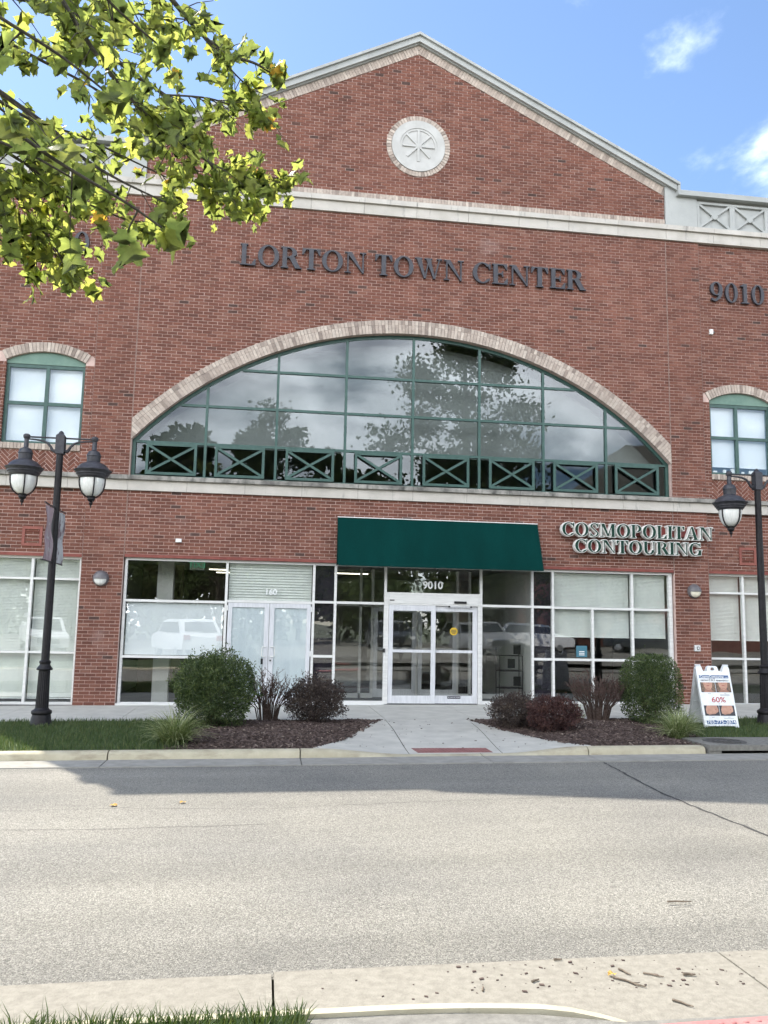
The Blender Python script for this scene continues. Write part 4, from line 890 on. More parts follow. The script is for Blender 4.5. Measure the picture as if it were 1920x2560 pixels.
def glyph(ch, mb, sx, sz, d, y0, y1, mi=0):
    for k, g in enumerate(GL[ch][1]):
        yy = y0 + 0.0005*k
        if g[0] == 'p': q = offs([(p[0]*sx, p[1]*sz) for p in g[1]], d); A = sum(q[i][0]*q[(i + 1) % len(q)][1] - q[(i + 1) % len(q)][0]*q[i][1] for i in range(len(q))); mb.prism(q if A > 0 else q[::-1], yy, y1, mi=mi)
        else:
            _, cx, cz, rx, rz, tx, tz, a0, a1 = g; n = 28 if a1 - a0 > 300 else 16
            if a1 - a0 < 360 and d: e = math.degrees(d/(rx*sx)); a0 -= e; a1 += e
            pa = [(math.cos(R(a0 + (a1 - a0)*i/n)), math.sin(R(a0 + (a1 - a0)*i/n))) for i in range(n + 1)]
            o = [(cx*sx + (rx*sx + d)*c, cz*sz + (rz*sz + d)*s) for c, s in pa]; i_ = [(cx*sx + max(.002, rx*sx - tx*sx - d)*c, cz*sz + max(.002, rz*sz - tz*sz - d)*s) for c, s in pa]
            for j in range(n):
                q = [(o[j][0], o[j][1]), (o[j + 1][0], o[j + 1][1]), (i_[j + 1][0], i_[j + 1][1]), (i_[j][0], i_[j][1])]
                mb.prism(q, yy, y1, mi=mi)
def word(s, root, x0, x1, z, h, fn, sp=0.04):
    tot = sum(GL[c][0] + sp if c != ' ' else .42 for c in s) - sp; sx = (x1 - x0)/tot; x = x0
    for c in s:
        if c == ' ': x += .42*sx; continue
        fn(c, root, x, z, sx, h); x += (GL[c][0] + sp)*sx
def grey_letter(c, root, x, z, sx, h):
    mb = MB(); glyph(c, mb, sx, h, 0, -0.075, -0.022); 
    mb.build('letter', M['letter_grey'], root, (x, 0, z))
s1 = thing('name_sign', 'dark grey LORTON TOWN CENTER letters on the brick above the arched window', 'sign', (0, 0, 9.2))
word('LORTON', s1, -3.81, -1.10, 0, .47, grey_letter); word('TOWN', s1, -.915, 1.07, 0, .465, grey_letter); word('CENTER', s1, 1.26, 3.86, 0, .465, grey_letter)
s2 = thing('number_sign', 'dark grey 9010 numerals high on the right wing wall', 'sign', (0, .05, 9.2))
word('9010', s2, 6.885, 8.26, 0, .47, grey_letter, .06)
s3 = thing('number_sign', 'dark grey numerals on the left wing wall half hidden by leaves', 'sign', (0, .05, 9.2))
word('9010', s3, -8.26, -6.885, 0, .47, grey_letter, .06)
def chan_letter(c, root, x, z, sx, h):
    mb = MB(); glyph(c, mb, sx, h, .011, -.135, -.004, 0); ob = mb.build('letter', M['letter_white'], root, (x, 0, z))
    mb = MB(); glyph(c, mb, sx, h, -.001, -.143, -.134, 0); mb.build('letter_face', M['letter_green'], ob)
s4 = thing('shop_sign', 'COSMOPOLITAN CONTOURING in green channel letters with white sides above the right shop window', 'sign', (0, -.06, 3.285))
word('COSMOPOLITAN', s4, 3.215, 6.66, .345, .285, chan_letter, .03); word('CONTOURING', s4, 3.50, 6.40, 0, .275, chan_letter, .03)
for x0, x1, z0, z1 in ((3.33, 6.56, .415, .575), (3.60, 6.30, .075, .215)):
    mb = MB(); mb.box(x0, x1, -.002, .058, z0, z1); mb.build('raceway', M['raceway'], s4)

# ================================================================== THINGS FIXED TO THE WALL
aw_ = thing('awning', 'plain dark green sloping canvas awning above the sliding doors', 'awning', (0, 0, 0))
mb = MB(); x0, x1 = -1.568, 2.73; zt, zb, pr = 3.866, 2.86, .42
nx = 24; nz = 10; vs = []; fs = []
for i in range(nx + 1):
    for k in range(nz + 1):
        u, v = i/nx, k/nz; sag = .010*math.sin(math.pi*v)*(0.4 + 0.6*abs(math.sin(u*math.pi*4)))
        vs.append((x0 + (x1 - x0)*u, -.012 - (pr - .012)*v + sag, zt + (zb - zt)*v - .004*(1 - abs(2*((u*4) % 1) - 1))*(v == 1)))
for i in range(nx):
    for k in range(nz): a = i*(nz + 1) + k; fs.append((a + nz + 1, a, a + 1, a + nz + 2))
mb.mesh_in(vs, fs); mb.build('canvas', M['awning'], aw_, smooth=True)
for k in range(1, 4):
    x = x0 + (x1 - x0)*k/4; mb = MB(); mb.obox((x, -.012 - (pr - .012)*.5 + .006, (zt + zb)/2), (.012, 0, 0), Vector((0, -(pr - .012)/2, (zb - zt)/2))*.995, Vector((0, -.92, -.38))*.0045); mb.build('seam', M['awning'], aw_)
for x in (x0, x1):
    mb = MB(); s = .006 if x == x1 else -.006; q = [(x, -.011, zt), (x, -pr, zb), (x, -.011, zb)]
    mb.mesh_in(q + [(a + s, b, c) for a, b, c in q], [(0, 1, 2), (5, 4, 3), (0, 3, 4, 1), (1, 4, 5, 2), (2, 5, 3, 0)]); mb.build('side_canvas', M['awning'], aw_)
mb = MB(); mb.box(x0, x1, -pr - .004, -pr + .02, zb - .022, zb - .001); mb.build('front_bar', M['awning'], aw_)
mb = MB(); mb.box(x0 - .005, x1 + .005, -.03, -.001, zt, zt + .018); mb.build('top_bar', M['alu'], aw_)
mb = MB(); mb.box(x0 + .05, x1 - .05, -.16, -.13, zb + .1, zb + .14); mb.build('rear_bar', M['black_metal'], aw_)
def wall_light(x, z, label, lens):
    t = thing('wall_light', label, 'wall light', (x, -.0, z), 0, 'round wall lights on the brick piers')
    mb = MB(); mb.lathe([(.155, 0), (.158, .02), (.150, .035), (.146, .05), (.12, .085), (.07, .105), (.0, .11)], 32); v = [(a, -c, b) for a, b, c in mb.v]; mb.v = v
    mb.build('base', M['bronze'], t, smooth=True)
    mb = MB(); n = 20; rows = 6; vs = []; fs = []
    for j in range(rows + 1):
        for i in range(n + 1):
            ph = math.pi + math.pi*i/n; el = j/rows*math.pi/2; r = .124*math.cos(el); vs.append((r*math.cos(ph), -.064 - .07*math.sin(el), r*math.sin(ph) - .012))
    for j in range(rows):
        for i in range(n): a = j*(n + 1) + i; fs.append((a, a + 1, a + n + 2, a + n + 1))
    mb.mesh_in(vs, fs); mb.build('lens', lens, t, smooth=True)
    mb = MB(); vs = []; fs = []
    for j in range(rows + 1):
        for i in range(n + 1):
            ph = math.pi*i/n; el = j/rows*math.pi/2; r = .15*math.cos(el); vs.append((r*math.cos(ph), -.045 - .10*math.sin(el), r*math.sin(ph) - .012))
    for j in range(rows):
        for i in range(n): a = j*(n + 1) + i; fs.append((a, a + 1, a + n + 2, a + n + 1))
    k = len(vs); vs += [(.15*math.cos(math.pi*i/n)*1.0, -.045 - .10*math.sin(math.acos(min(1, abs(math.cos(math.pi*i/n))))) , -.012) for i in range(n + 1)]
    fs.append(tuple(range(k, k + n + 1)))
    mb.mesh_in(vs, fs); mb.build('hood', M['bronze'], t, smooth=True)
wall_light(-6.25, 2.472, 'round hooded wall light with a white lens on the left brick pier', M['lens'])
wall_light(6.28, 2.521, 'round hooded wall light with a cream lens on the right brick pier', M['lens_cream'])
def vent(x0, x1, z0, z1, label):
    t = thing('wall_vent', label, 'vent', (x0, .05, z0), 0, 'louvred vents above the wing windows'); w, h = x1 - x0, z1 - z0
    mb = MB(); f = .055
    mb.box(0, w, -.02, .05, 0, f); mb.box(0, w, -.02, .05, h - f, h); mb.box(0, f, -.02, .05, f, h - f); mb.box(w - f, w, -.02, .05, f, h - f); mb.build('frame', M['vent'], t)
    mb = MB(); mb.box(f, w - f, .045, .055, f, h - f); mb.build('backing', M['dark'], t)
    for k in range(3):
        z = f + (h - 2*f)*(k + .62)/3
        mb = MB(); mb.obox((w/2, .012, z), (w/2 - f, 0, 0), (0, .030, .009), (0, -.0012, .004)); mb.build('louvre', M['vent'], t)
vent(-7.817, -7.43, 3.08, 3.47, 'red louvred vent in the brick left of the banner pole')
vent(7.406, 7.807, 3.13, 3.52, 'red louvred vent in the brick beside the right lamp post')
def small_box(name, x0, x1, y0, z0, z1, m_, label, cat, extra=None):
    t = thing(name, label, cat, ((x0 + x1)/2, y0, (z0 + z1)/2)); w, h = (x1 - x0)/2, (z1 - z0)/2
    mb = MB(); mb.box(-w, w, -.05, -.001, -h, h); mb.build('case', m_, t)
    mb = MB(); mb.box(-w + .008, w - .008, -.056, -.0505, -h + .008, h - .008); mb.build('cover', m_, t)
    if extra: extra(t, w, h)
small_box('junction_box', -4.84, -4.722, 0, 3.238, 3.31, M['white'], 'small white box on the brick above the left shop window', 'junction box')
def snout(t, w, h):
    mb = MB(); mb.box(w + .001, w + .055, -.03, -.01, -.012, .012); mb.build('bracket', M['iron'], t)
small_box('security_camera', 6.868, 6.945, .05, 8.415, 8.53, M['white'], 'small white device on the right wing wall below the numerals', 'security camera', snout)
def key(t, w, h):
    mb = MB(); mb.box(-.02, .03, -.062, -.057, -.035, .035); mb.build('button', M['rubber'], t)
    mb = MB(); mb.box(-.008, .018, -.066, -.0625, -.02, .02); mb.build('button_centre', M['white'], t)
small_box('wall_switch', 6.24, 6.368, 0, 1.226, 1.356, M['alu'], 'square grey push plate on the right brick pier below the wall light', 'switch', key)
# ================================================================== GROUND
def sheet(name, pts, m_, dz=0.0, kind='structure', parent=None, th=0.0):
    """flat piece of ground; pts (x, y) or (x, y, dz)"""
    mb = MB(); p = [(q[0], q[1], gz(q[0]) + (q[2] if len(q) > 2 else dz)) for q in pts]
    A = sum(p[i][0]*p[(i + 1) % len(p)][1] - p[(i + 1) % len(p)][0]*p[i][1] for i in range(len(p)))
    if A < 0: p = p[::-1]
    n = len(p)
    if th: mb.mesh_in(p + [(a, b, c - th) for a, b, c in p], [tuple(range(n))] + [(i, n + i, n + (i + 1) % n, (i + 1) % n) for i in range(n)])
    else: mb.face(p)
    return mb.build(name, m_, parent, kind=kind if parent is None else None)
mb = MB(); mb.face([(-600, -600, -.75), (600, -600, -.75), (600, 600, -.75), (-600, 600, -.75)]); mb.build('ground', M['far_ground'], kind='structure')
RD = -.11
sheet('road', [(-40, -12.9), (40, -12.9), (40, -6.6), (-40, -6.6)], M['asphalt'], RD)
# cracks
def crack(pts, w, nm):
    mb = MB(); P_ = [Vector((x, y, gz(x) + RD + .004)) for x, y in pts]
    dense = []
    for a, b in zip(P_[:-1], P_[1:]):
        for k in range(10): dense.append(a.lerp(b, k/10) + Vector((rng.uniform(-.012, .012), rng.uniform(-.012, .012), 0)))
    for a, b in zip(dense[:-1], dense[1:]):
        d = (b - a).normalized(); nn = Vector((-d.y, d.x, 0))*(w*rng.uniform(.5, 1.0)/2); mb.face([a - nn, b - nn, b + nn, a + nn])
    o = mb.build(nm, M['tar'], kind='structure')
crack([(1.40, -6.62), (1.34, -7.4), (1.22, -8.6), (1.24, -9.4), (1.29, -10.5), (1.32, -12.88)], .035, 'road_crack')
crack([(-5.6, -8.95), (-4.2, -8.9), (-3.0, -9.05), (-1.4, -8.85), (.9, -8.7)], .007, 'road_crack')
crack([(-6.5, -9.6), (-4.4, -9.72), (-2.6, -9.66)], .008, 'road_crack')
# gutters
g1 = bpy.data.objects.new('gutter', None); C.objects.link(g1); g1['kind'] = 'structure'
xs = [-40, -25, -15, -9.8, -7.34, -4.89, -2.48, -.05, 1.38, 3.9, 6.4, 9, 20, 40]
for a, b in zip(xs[:-1], xs[1:]): sheet('gutter_slab', [(a + .006, -6.63), (b - .006, -6.63), (b - .006, -6.09), (a + .006, -6.09)], M['concrete_far'], RD + .012, parent=g1, th=.05)
g2 = bpy.data.objects.new('near_gutter', None); C.objects.link(g2); g2['kind'] = 'structure'
xs = [-40, -20, -9, -5.6, -2.895, -.52, 2, 5, 12, 40]
for a, b in zip(xs[:-1], xs[1:]):
    z2 = RD + .012; sheet('gutter_slab', [(a + .006, -13.44), (b - .006, -13.44), (b - .006, -12.86), (a + .006, -12.86)] if b < -.6 else [(a + .006, -13.62), (b - .006, -13.62), (b - .006, -12.84), (a + .006, -12.84)], M['concrete_gutter'], z2, parent=g2, th=.05)
sheet('gutter_apron', [(-2.2, -13.62), (-.527, -13.62), (-.527, -13.442), (-2.2, -13.442)], M['concrete_gutter'], RD + .011, parent=g2, th=.05)
# far curb: rolled profile, dropping at the ramp
cb = bpy.data.objects.new('curb', None); C.objects.link(cb); cb['kind'] = 'structure'
def hcurb(x):                                   # curb top above the walk level
    a = lambda t: t*t*(3 - 2*t)
    if x < -2.3: return 0.0
    if x < -1.0: return -.088*a((x + 2.3)/1.3)
    if x < .25: return -.088
    if x < 1.42: return -.088*(1 - a((x - .25)/1.17))
    return 0.0
def curb_seg(x0, x1, ybk, yf, m_, par, hf, rd=RD, name='curb_segment', flip=1, yo=lambda x: 0):
    mb = MB(); n = max(2, int((x1 - x0)/.12)); rows = []
    for i in range(n + 1):
        x = x0 + (x1 - x0)*i/n; t = hf(x); H = t - (rd - .02); w = (ybk - yf)
        pr = [(ybk, t - .12), (ybk, t), (ybk - w*.45, t), (ybk - w*.72, t - min(.012, H*.2)), (ybk - w*.86, t - min(.035, H*.35)), (yf + w*.05, t - H*.7), (yf, rd - .02)]
        rows.append([(x, y + yo(x), gz(x) + z) for y, z in pr])
    k = len(rows[0]); vs = [p for r_ in rows for p in r_]; fs = []
    for i in range(n):
        for j in range(k - 1): q = (i*k + j, (i + 1)*k + j, (i + 1)*k + j + 1, i*k + j + 1); fs.append(q if flip < 0 else q[::-1])
    fs.append(tuple(range(k))); fs.append(tuple(n*k + j for j in range(k)))
    mb.mesh_in(vs, fs); return mb.build(name, m_, par, smooth=True)
xs = [-20, -14.6, -9.8, -7.34, -4.89, -2.48, -.05, 1.42, 3.12]
for a, b in zip(xs[:-1], xs[1:]): curb_seg(a + .008, b - .008, -5.95, -6.12, M['curb_paint'], cb, hcurb)
curb_seg(5.42, 20, -5.95, -6.12, M['curb_paint'], cb, hcurb)
nc = bpy.data.objects.new('near_curb', None); C.objects.link(nc); nc['kind'] = 'structure'
def hn(x):
    if x < -1.75: return -.04
    t = min(1, (x + 1.75)/.42); return -.04 - .062*t*t
def yn(x): t = max(0, min(1, (x + 2.45)/1.12)); return -.155*t*t
xs = [-14, -9, -5.6, -2.895, -1.33]
for a, b in zip(xs[:-1], xs[1:]): curb_seg(a + .006, b - .006, -13.455, -13.345, M['curb_yellow'], nc, hn, flip=-1, yo=yn)
# sidewalk slabs along the building, entrance walk and ramp
sw_ = bpy.data.objects.new('sidewalk', None); C.objects.link(sw_); sw_['kind'] = 'structure'
xs = [-20 + .0, -14, -11.1, -9.25, -7.42, -5.35, -3.8, -2.3, -.87, .72, 2.2, 3.75, 5.25, 6.8, 8.4, 10, 14, 20]
for a, b in zip(xs[:-1], xs[1:]):
    sheet('slab', [(a + .005, -2.62), (b - .005, -2.62), (b - .005, .0), (a + .005, .0)], M['concrete'], -.004, parent=sw_, th=.06)
mb = MB(); mb.face([(-20, -2.64, gz(-20) - .02), (20, -2.64, gz(20) - .02), (20, .05, gz(20) - .02), (-20, .05, gz(-20) - .02)]); mb.build('joint_bed', M['soil'], sw_)
wk = bpy.data.objects.new('entrance_walk', None); C.objects.link(wk); wk['kind'] = 'structure'
def wsurf(poly_fn, x0f, x1f, y0, y1, n, nm):
    mb = MB(); vs = []; fs = []; m_ = 8
    for i in range(n + 1):
        y = y0 + (y1 - y0)*i/n
        for j in range(m_ + 1):
            x = x0f(y) + (x1f(y) - x0f(y))*j/m_; t = max(0, min(1, (-3.6 - y)/2.35)); vs.append((x, y, gz(x) - .004 + t*t*(3 - 2*t)*hcurb(x)*.95))
    for i in range(n):
        for j in range(m_): a = i*(m_ + 1) + j; fs.append((a, a + m_ + 1, a + m_ + 2, a + 1))
    mb.mesh_in(vs, fs); return mb.build(nm, M['concrete'], wk, smooth=True)
def interp(pts):
    def f(y):
        for (ya, xa), (yb, xb) in zip(pts[:-1], pts[1:]):
            if ya >= y >= yb: t = (y - ya)/(yb - ya); return xa + t*(xb - xa)
        return pts[-1][1] if y < pts[-1][0] else pts[0][1]
    return f
jl = interp([(-2.63, -.88), (-5.95, -1.02)]); jr = interp([(-2.63, .565), (-5.95, .263)])
le = interp([(-2.63, -1.05), (-2.9, -1.12), (-3.6, -1.32), (-4.77, -1.72), (-5.4, -2.02), (-5.95, -2.36)]); re_ = interp([(-2.63, .60), (-3.1, .62), (-4.0, .80), (-4.58, .96), (-5.2, 1.13), (-5.6, 1.29), (-5.95, 1.62)])
wsurf(None, le, lambda y: jl(y) - .005, -2.63, -5.948, 26, 'slab'); wsurf(None, lambda y: jl(y) + .005, lambda y: jr(y) - .005, -2.63, -5.948, 26, 'slab'); wsurf(None, lambda y: jr(y) + .005, re_, -2.63, -5.948, 26, 'slab')
# tactile plate with domes
tp = MB(); q = [(-.915, -5.50), (.135, -5.54), (.145, -5.875), (-.885, -5.855)]
zt = lambda x, y: gz(x) - .004 + (lambda t: t*t*(3 - 2*t))(max(0, min(1, (-3.6 - y)/2.35)))*(-.0836) + .006
tp.face([(x, y, zt(x, y)) for x, y in q][::-1]); n_ = len(q)
tp.mesh_in([(x, y, zt(x, y)) for x, y in q] + [(x, y, zt(x, y) - .02) for x, y in q], [(i, (i + 1) % 4, 4 + (i + 1) % 4, 4 + i) for i in range(4)])
tact = tp.build('tactile_plate', M['tactile'], wk)
for i in range(20):
    for j in range(6):
        u, v = (i + .5)/20, (j + .5)/6; x = (1 - v)*(-.915 + 1.05*u) + v*(-.885 + 1.03*u); y = (1 - v)*(-5.50 - .04*u) + v*(-5.855 - .02*u)
        mb = MB(); mb.lathe([(.0125, 0), (.0105, .004), (.006, .006)], 8); mb.build('dome', M['tactile'], tact, (x, y, zt(x, y) - .0005), smooth=True)
# lawns
sheet('verge', [(-20, -5.95), (-3.9, -5.95), (-3.9, -2.62), (-20, -2.62)], M['lawn'], -.012)
sheet('verge', [(2.6, -5.95), (20, -5.95), (20, -2.62), (2.6, -2.62)], M['lawn'], -.014)
sheet('near_verge', [(-40, -19.5), (-2.80, -19.5), (-2.80, -13.456), (-40, -13.456)], M['lawn'], -.052)
sheet('near_walk', [(-2.80, -16.2), (40, -16.2), (40, -13.64), (-1.40, -13.64), (-1.75, -13.53), (-2.1, -13.475), (-2.45, -13.46), (-2.80, -13.457)], M['concrete_dark'], -.058)
sheet('lot', [(-40, -60), (40, -60), (40, -16.2), (-2.80, -16.2), (-2.80, -19.5), (-40, -19.5)], M['asphalt'], .10)
tp2 = sheet('near_tactile_plate', [(-1.27, -13.70), (.6, -13.64), (.6, -14.3), (-1.27, -14.35)], M['tactile_pink'], -.046, th=.04)
for i in range(32):
    for j in range(8):
        x = -1.235 + i*.058; y = -13.735 + (x + 1.27)*.0325 - j*.061
        mb = MB(); mb.lathe([(.0145, 0), (.0115, .005), (.006, .007)], 10); mb.build('dome', M['tactile_pink'], tp2, (x, y, gz(x) - .0465), smooth=True)
# grass blades
def blades(name, n, pick, hmin, hmax, w, base, label, lean=.5):
    vs = np.zeros((n*5, 3)); fs = []; ts = []
    for i in range(n):
        x, y = pick(); z = base(x, y); h = rng.uniform(hmin, hmax)*(1.35 if rng.random() > .93 else 1); a = rng.uniform(0, 6.283); l = h*rng.uniform(.1, lean); b = rng.uniform(0, 6.283)
        dx, dy = math.cos(a)*w, math.sin(a)*w; lx, ly = math.cos(b)*l, math.sin(b)*l; k = i*5
        vs[k] = (x - dx, y - dy, z); vs[k + 1] = (x + dx, y + dy, z); vs[k + 2] = (x + dx*.8 + lx*.35, y + dy*.8 + ly*.35, z + h*.6); vs[k + 3] = (x - dx*.8 + lx*.35, y - dy*.8 + ly*.35, z + h*.6); vs[k + 4] = (x + lx, y + ly, z + h)
        fs += [(k, k + 1, k + 2, k + 3), (k + 3, k + 2, k + 4)]; t = rng.random()**1.3; ts += [t, t]
    me = bpy.data.meshes.new(name); me.from_pydata(vs.tolist(), [], fs); at = me.attributes.new('tone', 'FLOAT', 'FACE'); at.data.foreach_set('value', ts); me.materials.append(M['grass']); me.update()
    o = place(me, name, kind='stuff'); o['label'] = label; o['category'] = 'grass'; return o
blades('grass', 26000, lambda: (rng.uniform(-9.6, -3.95), rng.uniform(-5.93, -2.64)), .035, .085, .0035, lambda x, y: gz(x) - .013, 'mown lawn strip between the left sidewalk and the curb')
def pr():
    while True:
        x, y = rng.uniform(3.2, 9), rng.uniform(-5.9, -2.64)
        if x > 5.45 or y > -5.28 and x > 3.45 + (y + 5.28)*.3: return x, y
blades('grass', 15000, pr, .035, .085, .0035, lambda x, y: gz(x) - .015, 'mown lawn strip around the folding sign and right lamp post')
def pn():
    x = rng.uniform(-5.2, -2.76); return x, -13.46 - rng.random()**1.25*1.1
blades('near_grass', 11000, pn, .04, .10, .0032, lambda x, y: gz(x) - .056, 'long sunlit grass at the bottom left edge beside the near curb', .9)
# mulch beds
def bed(name, poly, label, hump):
    xs_ = [p[0] for p in poly]; ys_ = [p[1] for p in poly]
    def inside(x, y):
        c = False; n = len(poly)
        for i in range(n):
            (xa, ya), (xb, yb) = poly[i], poly[i - 1]
            if (ya > y) != (yb > y) and x < (xb - xa)*(y - ya)/(yb - ya) + xa: c = not c
        return c
    def dist(x, y):
        d = 9
        for i in range(len(poly)):
            a, b = Vector(poly[i]), Vector(poly[i - 1]); p = Vector((x, y)); ab = b - a; t = max(0, min(1, (p - a).dot(ab)/ab.length_squared)); d = min(d, (p - a - ab*t).length)
        return d
    def h(x, y): d = dist(x, y); return -.022 + hump*(1 - math.exp(-d*2.2)) + .015*mnoise.noise(Vector((x*3, y*3, 0)))
    mb = MB(); st = .09; nx_ = int((max(xs_) - min(xs_))/st) + 1; ny_ = int((max(ys_) - min(ys_))/st) + 1; idx = {}
    for i in range(-1, nx_ + 2):
        for j in range(-1, ny_ + 2):
            x, y = min(xs_) + i*st, min(ys_) + j*st
            ins_ = inside(x, y)
            if ins_ or dist(x, y) < st*.9:
                idx[i, j] = len(mb.v); mb.v.append((x, y, gz(x) + (h(x, y) if ins_ else -.03)))
    for (i, j) in list(idx):
        if (i + 1, j) in idx and (i, j + 1) in idx and (i + 1, j + 1) in idx: mb.f.append((idx[i, j], idx[i + 1, j], idx[i + 1, j + 1], idx[i, j + 1])); mb.t.append(.5); mb.m.append(0)
    o = mb.build(name, M['mulch_bed'], kind='structure', smooth=True)
    mb = MB(); A = area(poly); n = int(A*620)
    for _ in range(n):
        while True:
            x, y = rng.uniform(min(xs_) - .08, max(xs_) + .08), rng.uniform(min(ys_), max(ys_))
            if inside(x, y) or (dist(x, y) < .07 and y > -5.94 and rng.random() < .5): break
        l, w, t = rng.uniform(.012, .05), rng.uniform(.005, .013), rng.uniform(.002, .006); a = rng.uniform(0, 6.28); e = rng.uniform(-.5, .5)
        ax = Vector((math.cos(a)*math.cos(e), math.sin(a)*math.cos(e), math.sin(e))); ay = Vector((-math.sin(a), math.cos(a), rng.uniform(-.4, .4))).normalized(); az = ax.cross(ay)
        mb.obox((x, y, gz(x) + (h(x, y) if inside(x, y) else -.004) + .006), ax*l, ay*w, az*t, rng.random())
    c = mb.build('mulch', M['mulch'], kind='stuff'); c['label'] = label; c['category'] = 'mulch'
    return h
h1 = bed('mulch_bed', [(-4.15, -5.945), (-2.36, -5.945), (-2.02, -5.4), (-1.72, -4.77), (-1.32, -3.6), (-1.02, -2.66), (-4.0, -2.66), (-4.3, -3.6), (-4.25, -5)], 'dark bark mulch under the left shrubs', .085)
h2 = bed('mulch_bed', [(1.62, -5.945), (3.10, -5.945), (3.14, -5.35), (3.5, -5.1), (3.75, -4.2), (4.1, -3.2), (4.0, -2.66), (.62, -2.66), (.64, -3.1), (.80, -4.0), (.96, -4.58), (1.13, -5.2), (1.29, -5.6)], 'dark bark mulch under the right shrubs', .085)
# storm drain with manhole cover
dr = thing('storm_drain', 'concrete storm drain inlet in the right curb with an iron cover', 'storm drain', (4.27, -5.7, gz(4.27)))
mb = MB(); mb.box(-1.12, 1.15, -.44, .40, -.062, .012); mb.build('top_slab', M['concrete_dark'], dr)
mb = MB(); mb.box(-1.12, -.93, -.425, .0, -.16, -.063); mb.box(.96, 1.15, -.425, 0, -.16, -.063); mb.build('inlet_end', M['concrete_dark'], dr)
mb = MB(); mb.box(-1.1, 1.13, -.12, .0, -.30, -.063); mb.build('inlet_throat', M['dark'], dr)
mb = MB(); mb.lathe([(.30, -.01), (.30, .004), (.285, .006), (.28, .001), (.0, .001)], 40); mh = mb.build('manhole_cover', M['iron'], dr, (-.66, -.03, .0135))
for k in range(3):
    mb = MB(); mb.plate(circ(0, 0, .09 + .065*k + .012, 36), [circ(0, 0, .09 + .065*k, 36)[::-1]], 0, .006); mb.v = [(a, c, .0 + .008 - b) for a, b, c in mb.v]; mb.build('cover_ring', M['iron'], mh)
